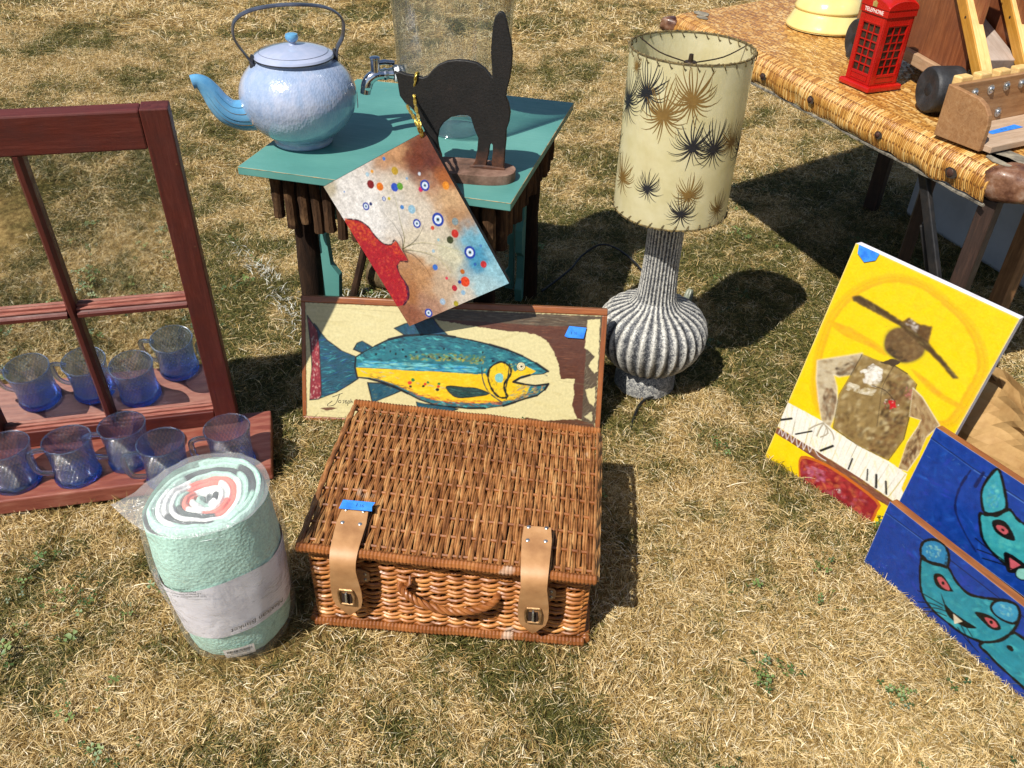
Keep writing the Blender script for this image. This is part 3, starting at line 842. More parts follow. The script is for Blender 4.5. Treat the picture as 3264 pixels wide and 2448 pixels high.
wrapped('base_border', (HW/2+.002, 0, z), (HW/2+.002, HD, z), .008, 54, WILLOW_D, hamper)
wrapped('base_border', (-HW/2-.002, 0, z), (-HW/2-.002, HD, z), .008, 54, WILLOW_D, hamper)
wrapped('base_border', (-HW/2, HD, z), (HW/2, HD, z), .008, 74, WILLOW_D, hamper)
for q in (.0, .006):
    P = [perim(k/160, .004)[0] + perim(k/160, .004)[1]*(.003 + .002*sin(k*1.4 + q*500)) + Vector((0, 0, HH + q*.9 - .004)) for k in range(160)]
    MB().tube(P, .0038, 6, closed=True).build('rim_rod', WILLOW_W, hamper)
# dark block added as the shade inside, so no daylight shows through
MB().box((-HW/2+.012, .014, .006), (HW/2-.012, HD-.012, HH-.004)).build('inside_shade_block', rough_mat('dark_inside', ['#24160c', '#3a2413'], 30, .9), hamper, smooth=False)
# lid: rods front to back woven over cross sticks, askew on the body and sagging
lid = bpy.data.objects.new('lid', None); COL.objects.link(lid); lid.parent = hamper; lid.location = (.000, -.014, HH + .012); lid.rotation_euler = (radians(-.5), radians(1.6), radians(-1.4)); lid.empty_display_size = .03
LW, LD = .464, .352
def lidz(u, v): return .012*sin(pi*v)*(.6+.4*sin(pi*u)) + .004*pn(u*3, v*3) + .006*(1-u)*v
sticks = [.035 + .93*i/9 for i in range(10)]
for i, v in enumerate(sticks):
    P = [Vector(((u-.5)*LW*.995, v*LD, lidz(u, v))) for u in [k/14 for k in range(15)]]
    MB().tube(P, .0030, 6).build('cross_stick', WILLOW_D, lid)
NR = 116; rl = random.Random(12)
for i in range(NR):
    u = (i + .5)/NR; u1 = u + rl.uniform(-.0028, .0028); u2 = u + rl.uniform(-.0034, .0034); P = []
    M_ = 40; sgn = 1 if (i//2) % 2 else -1; r0 = .0021*rl.uniform(.75, 1.25)
    for k in range(M_+1):
        v = -.012 + 1.02*k/M_; x = (lerp(u1, u2, v)-.5)*LW + .0012*pn(v*7, i*1.7)
        idx = (v - .035)/(.93/9)
        am = sgn*.0033*cos(idx*pi)*rl.uniform(.75, 1.2) if 0 <= v <= 1 else .002
        P.append(Vector((x, v*LD, lidz(u, v) + am + (.003 if v < 0.01 else 0))))
    MB().tube(P, r0, 5).build('woven_rod', WILLOW, lid)
MB().grid(20, 14, lambda u, v: Vector(((u-.5)*LW*.96, .01 + v*(LD-.02), lidz(u, v)-.0052))).build('lid_gap_shade', rough_mat('dark_gap', ['#37210f', '#573a20'], 40, .9), lid)  # dark sheet added under the rods as shade in the gaps
wrapped('lid_front_border', (-LW/2, -.006, .001), (LW/2, -.006, .003), .0078, 80, WILLOW_D, lid)
wrapped('lid_back_border', (-LW/2, LD+.004, lidz(.1, 1)+.002), (LW/2, LD+.004, lidz(.9, 1)+.002), .0085, 80, WILLOW_D, lid)
for sx in (-1, 1):
    for q in range(4):
        P = [Vector((sx*(LW/2 + .003 - q*.0028), v*LD, lidz(.5+sx*.5, v) - .006 + q*.004 + .002*sin(v*50 + q*1.6))) for v in [k/60 for k in range(61)]]
        MB().tube(P, .0026, 6).build('lid_side_rod', WILLOW, lid)
# leather straps
t = NT('tan_leather'); v = t.coord('Object'); f = t.noise(v, 24, 4); f2 = t.n('TexVoronoi', Vector=v, Scale=900.0).outputs['Distance']
p = t.principled(Base_Color=t.ramp(f, [(.3, '#936842'), (.55, '#b08357'), (.75, '#c1966c')]), Roughness=.5); t.set(p, 'Normal', t.bump(f2, .25, .0006)); LEATHER = t.mat
def strap(x, skew):
    root = bpy.data.objects.new('leather_strap', None); COL.objects.link(root); root.parent = hamper; root.location = (x, 0, 0); root.empty_display_size = .02; root.rotation_euler = (0, radians(skew), 0)
    zt = HH + .024
    path = [(.058, zt+.011), (.032, zt+.009), (.004, zt+.0065), (-.018, zt+.003), (-.0315, zt-.008), (-.0345, zt-.026), (-.031, HH-.03), (-.026, HH-.058), (-.022, HH-.085), (-.019, HH-.106), (-.017, HH-.130)]
    half = [.021, .0235, .0225, .0215, .0205, .0200, .0225, .0245, .0242, .0205, .0004]
    pts = spline([(0, a, b) for a, b in path], 4); hs = []
    for i in range(len(half)-1): hs += [lerp(half[i], half[i+1], k/4) for k in range(4)]
    hs.append(half[-1]); m = MB(); V = []
    for i, p_ in enumerate(pts):
        tn = (pts[min(i+1, len(pts)-1)] - pts[max(i-1, 0)]).normalized(); nn = Vector((1, 0, 0)).cross(tn).normalized()
        if nn.y > 0 and abs(nn.y) > abs(nn.z): nn = -nn
        if nn.z < -.2: nn = -nn
        h = hs[i]; e = .0013
        V += [p_ + Vector((-h, 0, 0)) - nn*e, p_ + Vector((-h, 0, 0)) + nn*e, p_ + Vector((0, 0, 0)) + nn*(e*1.5), p_ + Vector((h, 0, 0)) + nn*e, p_ + Vector((h, 0, 0)) - nn*e]
    F = []
    for i in range(len(pts)-1):
        for k in range(5): a = i*5+k; b = i*5+(k+1) % 5; F.append((a, b, b+5, a+5))
    F.append((0, 1, 2, 3, 4)); m.add(V, [f[::-1] for f in F]); m.build('strap', LEATHER, root)
    # slot ferrule and twist catch
    zc = HH - .074; fr = MB(); y = -.0275
    o_ = [(-.010, -.019), (.010, -.019), (.012, -.006), (.012, .008), (.010, .019), (-.010, .019), (-.012, .008), (-.012, -.006)]
    for i in range(8):
        a, b = o_[i], o_[(i+1) % 8]; fr.tube([(a[0], y + (a[1])*-.10, zc + a[1]), (b[0], y + b[1]*-.10, zc + b[1])], .0022, 6)
    fr.build('buckle_slot', rough_mat('worn_brass', ['#6d4f33', '#94714a', '#b59670'], 60, .4, .2, metal=.6), root)
    MB().box((-.0075, y+.001, zc-.016), (.0075, y+.0022, zc+.016)).build('slot_opening', rough_mat('slot_dark', ['#1b0e06', '#2e190b'], 40, .9), root, smooth=False)
    k = MB(); k.box((-.0016, y-.004, zc-.011), (.0016, y+.001, zc+.011)); k.build('catch', METAL, root, smooth=False, bevel=.0006)
    for (rx, ry) in ((-.014, .056), (.014, .056), (-.014, .030), (.014, .030)):
        q = MB(); q.lathe([(.0034, 0), (.0033, .0010), (.0022, .0019), (.0003, .0023)], 12, M=T3(rx, ry, zt + .0098 + (ry-.03)*.10)); q.build('rivet', METAL, root)
    # leather tab behind with two rivets
    q = MB(); q.prism(sp2([(.005, .014), (.03, .012), (.034, 0), (.03, -.012), (.005, -.014)], 4), 0, .0016, M=T3(0, -.0055, HH-.045) @ R3(x=pi/2)); q.build('catch_tab', LEATHER, root, smooth=False)
    for dz in (-.006, .006):
        q = MB(); q.lathe([(.0028, 0), (.0026, .0010), (.0003, .0018)], 10, M=T3(.027, -.0072, HH-.045+dz) @ R3(x=pi/2)); q.build('rivet', METAL, root)
    return root
s1 = strap(-.163, 2.0); s2 = strap(.141, -1.0); s2.location.z = -.003; s2.location.y = -.005
tape_piece('price_tape', [(-27, 0), (26, 3), (24, 12), (27, 21), (-25, 18)], s1, T3(.002, .052, HH+.0402) @ R3(x=radians(8), z=radians(-3)))
# rope handle
rope = bpy.data.objects.new('rope_handle', None); COL.objects.link(rope); rope.parent = hamper; rope.empty_display_size = .02
cen = spline([(-.078, .004, .112), (-.070, -.012, .110), (-.045, -.020, .096), (0, -.026, .088), (.040, -.024, .090), (.072, -.014, .098), (.082, .004, .102)], 12)
for q in range(3):
    P = []; R_ = []
    for i, c in enumerate(cen):
        a = i*.62 + q*2*pi/3; tn = (cen[min(i+1, len(cen)-1)] - cen[max(i-1, 0)]).normalized(); n1 = tn.cross(Vector((0, 0, 1))).normalized(); n2 = tn.cross(n1)
        P.append(c + (n1*cos(a) + n2*sin(a))*.0036); R_.append(.0034*(1 if 3 < i < len(cen)-4 else .7))
    MB().tube(P, R_, 7).build('rope_strand', WILLOW_D, rope)
for q in range(5): MB().tube([(-.078 + q*.003, .002, .104 + q*.004), (-.066 + q*.002, -.012, .118 + q*.003), (-.060, -.003, .126 + q*.003)], .0022, 5).build('binding', WILLOW_D, rope)

# ------------------------------------------------------------------ fish painted on an old cabinet door
def panel_thing(name, label, cat, P, yaw, lean, rot=0.0):
    o = thing(name, label, cat)
    o.matrix_world = T3(*P) @ Matrix.Rotation(yaw, 4, 'Z') @ Matrix.Rotation(-lean, 4, 'X') @ Matrix.Rotation(-rot, 4, 'Y'); return o
FACE = R3(x=pi/2)          # painting plane: xy of the picture -> x, z of the board, facing forward (-y)
def place_paint(pt, name, mat, parent, z=0.0):
    o = link(name, pt.sheet(name, mat), parent); o.rotation_euler = (pi/2, 0, 0); o.location = (0, -z-.0004, 0)
    if pt.mb.v:
        k = pt.mb.build('pen_writing', mat, o, smooth=False, cols=True); k.location = (0, 0, .0003)
    return o
PAINT = paint_mat('artist_paint', .45, 160, .16, .3, .15)
fish = panel_thing('fish_painting', 'trout painted in teal and yellow on a cream cabinet door', 'painting', (-.46, 1.477, 0), -.023, .4)
FWm, FHm = 656, 278
DOOR = wood_mat('door_edge_wood', ['#6b3514', '#8c4d22', '#a56633'], 'x', 8, .45, .3, .3)
DOORZ = wood_mat('door_edge_wood_up', ['#6b3514', '#8c4d22', '#a56633'], 'z', 8, .45, .3, .3)
plank('frame_rail', (0, -.002, .264), (.656, .018, .278), DOOR, fish, .002); plank('frame_rail', (0, -.002, 0), (.656, .018, .0105), DOOR, fish, .002)
plank('frame_stile', (0, -.0015, .0107), (.009, .018, .2638), DOORZ, fish, .002); plank('frame_stile', (.645, -.0015, .0107), (.656, .018, .2638), DOORZ, fish, .002)
STAIN = wood_mat('stained_board', ['#3b2014', '#5b301c', '#6f4027'], 'x', 6, .55, .4)
plank('board', (.0092, 0, .0108), (.6448, .016, .2636), STAIN, fish, 0)
exec_fish = dict(
R1=[(278,241),(301,237),(358,230),(435,222),(487,219),(509,216),(532,202),(544,184),(558,154),(564,121),(596,123),(592,106),(596,87),(592,66),(597,53),(605,33),(628,32),(615,240),(505,243),(364,250),(278,254)],
GREY=[(268,262),(645,262),(643,240),(505,236),(365,240),(278,239)],
RSTRIP=[(615,240),(644,263),(644,12),(615,12)],
FLAKE1=[(614,253),(641,257),(643,142),(636,137),(622,154),(635,175),(612,193)],
RBOT=[(492,32),(535,26),(605,33),(643,22),(643,11),(488,12)], LBF=[(39,30),(59,34),(78,32),(55,25)],
BODY=[(118,149),(134,160),(159,175),(189,191),(224,201),(263,205),(301,206),(333,203),(366,198),(407,190),(447,180),(480,168),(509,154),(536,137),(526,131),(497,127),(475,119),(462,110),(485,106),(511,104),(538,109),(531,96),(515,82),(493,75),(468,65),(442,55),(403,48),(364,46),(322,48),(289,51),(259,60),(232,73),(206,85),(173,96),(147,102),(121,104),(116,127)],
YEL=[(117,126),(173,126),(238,124),(287,125),(336,124),(384,123),(400,126),(407,114),(413,132),(426,148),(455,143),(465,133),(484,148),(510,136),(497,127),(475,119),(462,110),(485,106),(498,102),(492,85),(467,71),(436,64),(387,58),(338,58),(289,61),(258,70),(232,80),(206,91),(173,101),(147,105),(121,105)],
DORS=[(227,200),(201,216),(224,227),(253,235),(285,241),(298,224),(319,205)], ADIP=[(131,159),(113,166),(121,180),(132,185),(143,179),(157,171)],
TAIL=[(121,149),(86,162),(56,183),(40,202),(34,212),(28,218),(22,168),(22,126),(21,86),(26,50),(39,53),(75,68),(108,90),(123,101)],
TRED=[(13,235),(34,205),(39,166),(40,127),(42,87),(42,60),(36,51),(16,48),(18,92),(22,126),(19,175)],
PELV=[(144,93),(173,93),(203,85),(217,78),(186,63),(154,48),(150,68)], ANAL=[(251,55),(272,51),(322,48),(343,43),(322,35),(286,29),(256,35)],
PECT=[(317,93),(352,93),(385,91),(410,81),(379,73),(343,69),(325,78)], GILL=[(429,152),(442,151),(455,140),(454,123),(443,106),(444,89),(451,76),(434,74),(418,88),(407,114),(410,138)])
Z = exec_fish; P = Paint(FWm, FHm, 3); P.tone = .72
CREAM = lin('#dfd29c')
P.poly([(-2, -2), (658, -2), (658, 280), (-2, 280)], '#6b4a2c'); P.poly([(9.5, 263), (644, 263), (644.5, 11), (9.5, 11)], CREAM, jag=.5)
P.strokes([(12, 260), (640, 260), (640, 14), (12, 14)], ['#dfd29c', '#d9cb92', '#e5d9a6', '#cfc088'], 130, 60, 7, 0, .15, .02)
BROWN = lin('#5c3220')
P.poly(Z['R1'], BROWN, jag=1.2); P.strokes(Z['R1'], ['#5c3220', '#4c2818', '#6e3f28', '#7a4a30'], 160, 40, 2.5, -.02, .08, .12)
P.poly(Z['GREY'], '#5a4a38', jag=1.0); P.strokes(Z['GREY'], ['#4a3d2e', '#6d5f4c', '#8a7d68', '#3a2a1c', '#7a5a3e'], 260, 34, 1.4, -.02, .06, .15)
P.poly(Z['RSTRIP'], '#5c4c38', jag=.8); P.strokes(Z['RSTRIP'], ['#4a3d2e', '#6d5f4c', '#948770', '#3a2a1c'], 190, 30, 1.5, 1.0, .35, .15)
P.poly(Z['RBOT'], '#60381f', jag=.8); P.strokes(Z['RBOT'], ['#4a3d2e', '#7a4b2c', '#80705a'], 70, 26, 1.5, 0, .1, .15)
P.poly(Z['FLAKE1'], CREAM, jag=1.0); P.poly(Z['LBF'], '#6f4a30', jag=.7)
P.poly([(618, 100), (640, 108), (641, 60), (628, 72)], '#dccf98', jag=1.5); P.poly([(620,40),(636,52),(638,30)], '#cfc394', jag=1.5)
for a in ([(12, 258), (180, 252), (270, 250)], [(12, 200), (60, 192)], [(560, 118), (644, 108)], [(40, 24), (300, 18), (480, 16)]): P.line(a, .8, '#8f8257', 3)
OUT = '#141a20'
def fin(poly, cols, n, ang, wid=2.2, ln=20, line=2.4):
    P.poly(poly, cols[0]); P.strokes(poly, cols, n, ln, wid, ang, .25, .25); P.line(poly, line, OUT, 1, True, wob=.4)
TE = ['#1a5064', '#226b80', '#122e44', '#3fa0a6', '#1c3c54', '#23508a']
fin(Z['TAIL'], TE, 200, .15, 2.2, 30); P.strokes(Z['TAIL'], ['#1d3f9a', '#4fb4b4', '#15273c'], 60, 26, 1.8, .2, .3)
P.poly(Z['TRED'], '#8c2330'); P.strokes(Z['TRED'], ['#8c2330', '#b5434a', '#d89a94', '#e8cfc0', '#6a1622', '#c9605c'], 150, 10, 3, 1.5, .4, .12); P.line(Z['TRED'], 2.0, OUT, 1, True, wob=.4)
fin(Z['DORS'], TE[:3] + ['#2a3f7c', '#1a2c3c'], 90, 2.3); fin(Z['ADIP'], TE, 40, 2.0, 2, 10); fin(Z['PELV'], TE[:3] + ['#32606a', '#5a6a4c'], 60, .4, 2, 16); fin(Z['ANAL'], TE[:3] + ['#5a7a5c', '#3f6a5a'], 60, .1, 2, 16)
BODY = Z['BODY']; P.poly(BODY, '#26737f')
P.strokes(BODY, ['#26737f', '#3aa0a8', '#1a5668', '#5cc4c0', '#143c52'], 620, 20, 4.0, -.12, .3, .12, alpha=.8)
# colour bands along the back and flank
up = [(130, 160), (260, 200), (400, 186), (480, 160), (520, 142), (470, 140), (380, 168), (260, 176), (170, 160)]
P.strokes(up, ['#1f4f63', '#2b6f86', '#17405a', '#4aa7a8'], 130, 22, 3, -.1, .3)
mid = [(230, 160), (330, 168), (400, 165), (395, 145), (330, 148), (240, 148)]
P.strokes(mid, ['#8f9a2a', '#b3a52a', '#5c7a38', '#4f6f50', '#3d8a80', '#6b6f45'], 170, 12, 4, 0, .6, alpha=.85)
lowb = [(122, 142), (240, 142), (380, 140), (396, 128), (250, 126), (122, 128)]
P.strokes(lowb, ['#4fb3cf', '#2f8fd0', '#76c8cf', '#3a9fb6', '#8fd0c4'], 190, 30, 3, 0, .1, alpha=.8)
P.poly(Z['YEL'], '#f2c512'); P.strokes(Z['YEL'], ['#f2c512', '#f7d21c', '#eab90e', '#f9dc3c'], 300, 26, 4, .02, .25, .06)
P.strokes([(122, 122), (200, 118), (240, 100), (300, 80), (380, 72), (396, 90), (300, 92), (220, 105), (150, 108)], ['#e8a22a', '#d98a3c', '#9fc0a0', '#8fb9c4', '#f0b420'], 46, 20, 3, -.1, .25, .1)
P.strokes([(210, 88), (260, 66), (330, 54), (440, 58), (440, 66), (330, 64), (262, 76), (215, 94)], ['#d5662c', '#c8502c', '#e08a3a', '#b04a34'], 110, 22, 2.6, -.25, .25)
P.strokes([(390, 120), (410, 112), (500, 130), (486, 150), (420, 150), (400, 140)], ['#a8b52a', '#6f9a3c', '#e0c41e', '#f0d020'], 60, 10, 3, .4, .8)
P.strokes([(462, 108), (500, 104), (536, 108), (520, 84), (470, 66), (452, 76)], ['#f4cf1c', '#c8b02a', '#4f8f86', '#2b6a78', '#e49a3a', '#c87a4a', '#8f9a8c'], 110, 14, 3, .5, .4)
P.poly([(462, 110), (478, 124), (500, 129), (530, 134), (524, 131), (497, 126), (476, 118)], '#5a9aa6')
gb = Z['GILL']; P.poly(gb, '#f0c81a', smooth=4); P.strokes(gb, ['#f4d01e', '#c9a52a', '#a86a2c', '#7a9a34', '#e8b81c'], 60, 12, 3, 1.2, .5); P.poly([(431,128),(439,123),(437,108),(424,110),(422,122)], '#7fc3c0', smooth=3)
P.line(gb, 4.2, '#10130f', 4, True, wob=.35)
P.line([(392, 140), (396, 110), (410, 84), (440, 62)], 2.4, '#1c3a48', 5, wob=.4); P.line([(452, 150), (450, 120), (446, 92), (448, 72)], 3, '#1b2a20', 4, wob=.4)
P.poly(Z['PECT'], '#1f3f3e', smooth=3); P.strokes(Z['PECT'], ['#2f5f5c', '#16282c', '#4a7a70', '#3a4a34'], 50, 22, 2, -.1, .2); P.line(Z['PECT'], 2.2, OUT, 3, True, wob=.3)
for k in range(len(BODY)):          # dark dabs worked in along the back and belly
    a, b = BODY[k], BODY[(k+1) % len(BODY)]
    if 1 <= k <= 12 or 22 <= k <= 33:
        sg = -1 if k <= 12 else 1
        P.strokes([(a[0], a[1]), (b[0], b[1]), (b[0], b[1]+sg*13), (a[0], a[1]+sg*13)], ['#0f2436', '#163a50', '#1c4a5c', '#12202c'] if k <= 12 else ['#5a3a20', '#7a4a24', '#2a3a3c', '#a0602c'], 16, 16, 2.2, -.15, .3, .15, alpha=.6)
P.line(BODY, 3.8, '#0c1118', 1, True, wob=.55)
rs = P.r
for k in range(60):
    i = rs.randrange(len(BODY)); a, b = BODY[i], BODY[(i+1) % len(BODY)]; t_ = rs.random(); x, y = lerp(a[0], b[0], t_), lerp(a[1], b[1], t_)
    P.line([(x, y), (x + rs.uniform(-5, 5), y + rs.uniform(-2, 2))], .7, '#18222a', 1, dz=.01)
P.ell(477, 145, 10, 10, '#141a10'); P.ell(477, 145, 8.6, 8.6, '#f1e6b4'); P.ell(477, 145, 6.2, 6.2, '#6e5418'); P.ell(477, 145, 5.2, 5.2, '#f4ecc8'); P.ell(478, 145, 2.6, 2.6, '#0c0c0c')
for (x, y, c, q) in ((243,104,'#1c7a3c',4.2),(236,97,'#d9402c',4.6),(238,89,'#1a1f1c',3.2),(276,100,'#1c7a3c',3.2),(270,96,'#d9402c',3.4),(266,91,'#1a1f1c',3.2),(300,98,'#1c7a3c',3.4),(299,92,'#d9402c',3.4),(297,85,'#141414',4.2)): P.ell(x, y, q, q*.9, c, wob=.15)
for (x, y) in ((309,176),(393,172),(220,170),(193,165),(277,157),(322,156),(348,157),(388,154),(416,154),(227,155),(300,157),(162,157),(250,166),(180,172),(205,160)): P.ell(x, y, rs.uniform(1.6, 3.6), rs.uniform(1.4, 3.0), '#121a20', wob=.2)
for sg in ([(66,57),(89,67)], [(82,65),(78,52),(71,40),(57,36),(56,40),(66,48)], [(81,50),(79,46),(84,45),(85,50),(81,50)], [(93,51),(89,50),(92,47),(89,44)], [(95,48),(98,50),(96,51),(94,48),(96,44),(99,47)],
           [(101,50),(100,39),(101,49),(104,50),(104,45),(101,45)], [(107,55),(107,45),(108,49),(110,50),(111,46)], [(117,49),(120,51),(121,48),(117,42),(123,44)], [(126,49),(125,46),(128,43),(130,47),(126,49)], [(134,50),(133,43)], [(141,50),(138,46),(141,44),(144,49),(141,50)]):
    P.line(sg, 1.1, '#1c1a16', 4, wob=.3, vec=True)
place_paint(P, 'painted_trout', PAINT, fish)
tape_piece('price_tape', [(576,239),(613,237),(608,213),(573,214),(567,217)], fish, T3(0, -.0045, 0) @ FACE)

# ------------------------------------------------------------------ teal side table with bark-covered apron and legs
TH = .51
table = thing('teal_side_table', 'small teal topped table with bark covered log apron and legs', 'table', (-.2215, 1.8955, 0), radians(-13.4))
TW, TD = .575, .622
TEAL = NT('teal_paint'); v = TEAL.coord('Object'); f = TEAL.noise(v, 5, 4); g2 = TEAL.noise(TEAL.coord('Object', scale=(2, 30, 30)), 6, 4)
w1 = TEAL.noise(TEAL.coord('Object', scale=(4, 1, 1)), 14, 5, .7)
colr = TEAL.ramp(f, [(.3, '#487f79'), (.5, '#528a83'), (.7, '#5e958d')]); colr = TEAL.mix(TEAL.rng(w1, .63, .72, 0, .5), colr, '#6f8a74')
pp = TEAL.principled(Base_Color=colr, Roughness=TEAL.rng(g2, .3, .7, .38, .58)); TEAL.set(pp, 'Normal', TEAL.bump(g2, .18, .0012)); TEAL = TEAL.mat
top = plank('table_top', (-TW/2, -TD/2, TH-.017), (TW/2, TD/2, TH), TEAL, table, .0015)
# rubbed edges: thin bare-wood line round the top
WORN = rough_mat('bare_worn_edge', ['#6d7d63', '#a58d63', '#b69c72'], 60, .7, .2, lo=.38, hi=.6)
for a, b in (((-TW/2, -TD/2), (TW/2, -TD/2)), ((TW/2, -TD/2), (TW/2, TD/2)), ((-TW/2, -TD/2), (-TW/2, TD/2))):
    N = 40; pts_ = [(lerp(a[0], b[0], i/N), lerp(a[1], b[1], i/N), TH-.0007) for i in range(N+1)]
    MB().tube(pts_, [.0009*(.5+abs(pn(i*.6, a[0]*9))) for i in range(N+1)], 5).build('worn_edge', WORN, top)
def bark_mat(name, cols):
    t = NT(name); v = t.coord('Object', scale=(1, 1, .16)); f = t.noise(v, 55, 6, .7, .8); f2 = t.noise(t.coord('Object'), 11, 4, .6)
    col = t.ramp(f, [(.3, cols[0]), (.5, cols[1]), (.72, cols[2])]); col = t.mix(t.rng(f2, .55, .68, 0, .75), col, cols[3])
    p = t.principled(Base_Color=col, Roughness=.9); p.inputs['Specular IOR Level'].default_value = .2; t.set(p, 'Normal', t.bump(f, .9, .006)); return t.mat
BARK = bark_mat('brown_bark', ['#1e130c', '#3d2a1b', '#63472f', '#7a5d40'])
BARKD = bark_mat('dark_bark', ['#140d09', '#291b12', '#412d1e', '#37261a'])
rb_ = random.Random(31)
def log(mb, p0, p1, r, seed, n=9, kn=6):
    p0, p1 = Vector(p0), Vector(p1); N = 8; P_ = []; R_ = []
    for i in range(N+1):
        t_ = i/N; P_.append(p0.lerp(p1, t_) + Vector((.003*pn(t_*3, seed), .003*pn(t_*3, seed+5), 0))); R_.append(r*(1 + .16*pn(t_*5, seed*1.7)))
    mb.tube(P_, R_, n); return mb
def apron(fn, n, ln, skip=lambda i: False):
    for i in range(n):
        if skip(i): continue
        x, y = fn((i+.5)/n); m = MB(); l = ln*rb_.uniform(.84, 1.1); log(m, (x, y, TH-.018), (x + rb_.uniform(-.003, .003), y, TH-.018-l), .0128*rb_.uniform(.85, 1.15), i*3.3+x*9)
        m.build('bark_log', BARK, table)
fy = -TD/2 + .045
apron(lambda u: (-.245 + u*.49, fy), 17, .122)
apron(lambda u: (TW/2-.042, -.24 + u*.50), 18, .115)
apron(lambda u: (-TW/2+.042, -.24 + u*.50), 18, .09)
apron(lambda u: (-.235 + u*.47, TD/2-.045), 18, .09)
for sx, sy in ((-1, -1), (1, -1), (1, 1), (-1, 1)):
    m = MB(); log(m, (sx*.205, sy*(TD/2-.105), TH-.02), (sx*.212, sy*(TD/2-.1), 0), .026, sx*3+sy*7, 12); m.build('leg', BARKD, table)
def scalloped(x, sx):
    """sawn teal brace between leg pairs: straight back edge, scalloped front edge"""
    pts_ = [(0, .475), (0, .02), (.022, .02), (.030, .06), (.014, .085), (.012, .15), (.034, .17), (.040, .235), (.022, .26), (.018, .33), (.045, .40), (.055, .475)]
    m = MB(); m.prism([(a*sx, b) for a, b in pts_], -.009, .009, M=T3(x, 0, 0) @ R3(x=pi/2)); return m
for sx in (-1, 1):
    for sy in (-1, 1):
        o = scalloped(sx*.172, -sx).build('scalloped_brace', TEAL, table, smooth=False, bevel=.001); o.location = (0, sy*(TD/2-.1), 0)
        o = scalloped(0, 1).build('scalloped_brace', TEAL, table, smooth=False, bevel=.001); o.location = (sx*.202, sy*(TD/2-.145), 0); o.rotation_euler = (0, 0, radians(90 if sy < 0 else -90))
MB().box((-.16, -TD/2+.092, TH-.135), (.16, -TD/2+.11, TH-.105)).build('cross_rail', TEAL, table, smooth=False, bevel=.001)
o = MB(); log(o, (-.39, 2.10, .035), (-.23, 2.02, .045), .045, 4, 12); o = o.build('cut_log', bark_mat('grey_log', ['#2b2018', '#54432f', '#7d6a4c', '#8b7a5a'])); tag(o, 'short weathered brown log lying in the grass under the teal table', 'log')
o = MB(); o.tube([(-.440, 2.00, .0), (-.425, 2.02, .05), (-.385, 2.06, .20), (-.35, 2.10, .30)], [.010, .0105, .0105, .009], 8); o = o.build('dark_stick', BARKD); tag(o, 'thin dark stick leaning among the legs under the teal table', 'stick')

# ------------------------------------------------------------------ enamel kettle
def enamel(name, cols, speck=True):
    t = NT(name); v = t.coord('Object'); f = t.noise(v, 9, 4, .6); d = t.n('TexVoronoi', Vector=t.coord('Object', scale=(1, 1, .55)), Scale=210.0).outputs['Distance']
    f3 = t.noise(t.coord('Object', scale=(1, 1, .35)), 60, 4, .6)
    h = t.math('ADD', t.math('MULTIPLY', f, .62), t.math('MULTIPLY', f3, .38))
    col = t.ramp(h, [(.32 + .36*i/(len(cols)-1), c) for i, c in enumerate(cols)])
    ch = t.noise(v, 46, 5, .7); col = t.mix(t.rng(ch, .745, .765, 0, .9), col, '#1d2026')
    p = t.principled(Base_Color=col, Roughness=.18); p.inputs['Coat Weight'].default_value = .8; p.inputs['Coat Roughness'].default_value = .06
    if speck: t.set(p, 'Normal', t.bump(t.math('ADD', d, f3), .28, .0022))
    return t.mat
EN = enamel('speckled_enamel', ['#7f93b4', '#94a5c2', '#a9b2c9', '#b4bfd2']); ENL = enamel('lid_enamel', ['#97a4c0', '#a7afc8', '#b3bad0'], False); ENB = enamel('sky_blue_enamel', ['#4c8ab8', '#649fc6', '#80b3d2'], False)
BLKRIM = rough_mat('dark_rim', ['#1e2024', '#3a3c42'], 40, .4, .1)
ket = thing('enamel_kettle', 'pale blue speckled enamel kettle with curved spout and dark strap handle', 'kettle', (-.470, 1.812, TH), radians(202))
prof = [(.0005, .002), (.052, .002), (.060, .0), (.0625, .004), (.0605, .014), (.072, .021), (.094, .038), (.111, .062), (.1195, .086), (.1215, .102), (.119, .121), (.110, .141), (.097, .157), (.085, .167), (.0785, .171), (.0755, .175), (.0745, .181)]
pz = spline([(a, 0, b) for a, b in prof], 3); m = MB(); m.lathe([(max(p_.x, .0005), p_.z) for p_ in pz], 72); m.build('body', EN, ket)
m = MB(); m.lathe([(.0805, .1795), (.0815, .181), (.0795, .185), (.066, .192), (.044, .1985), (.022, .2025), (.008, .2035), (.0065, .208), (.0085, .212), (.0125, .2155), (.0132, .219), (.011, .2225), (.005, .224), (.0004, .2242)], 60); ld = m.build('lid', ENL, ket)
m = MB(); m.lathe([(.009, .2095), (.0128, .2135), (.0140, .2185), (.0122, .2232), (.006, .2252), (.0004, .2256)], 32); m.build('lid_knob', ENB, ld)
m = MB(); m.tube([(cos(2*pi*i/64)*.0806, sin(2*pi*i/64)*.0806, .1795) for i in range(64)], .0016, 6, closed=True); m.build('lid_rim', BLKRIM, ld)
m = MB(); m.tube([(cos(2*pi*i/64)*.070, sin(2*pi*i/64)*.070, .1906) for i in range(64)], .0003, 4, closed=True); m.build('lid_line', BLKRIM, ld)
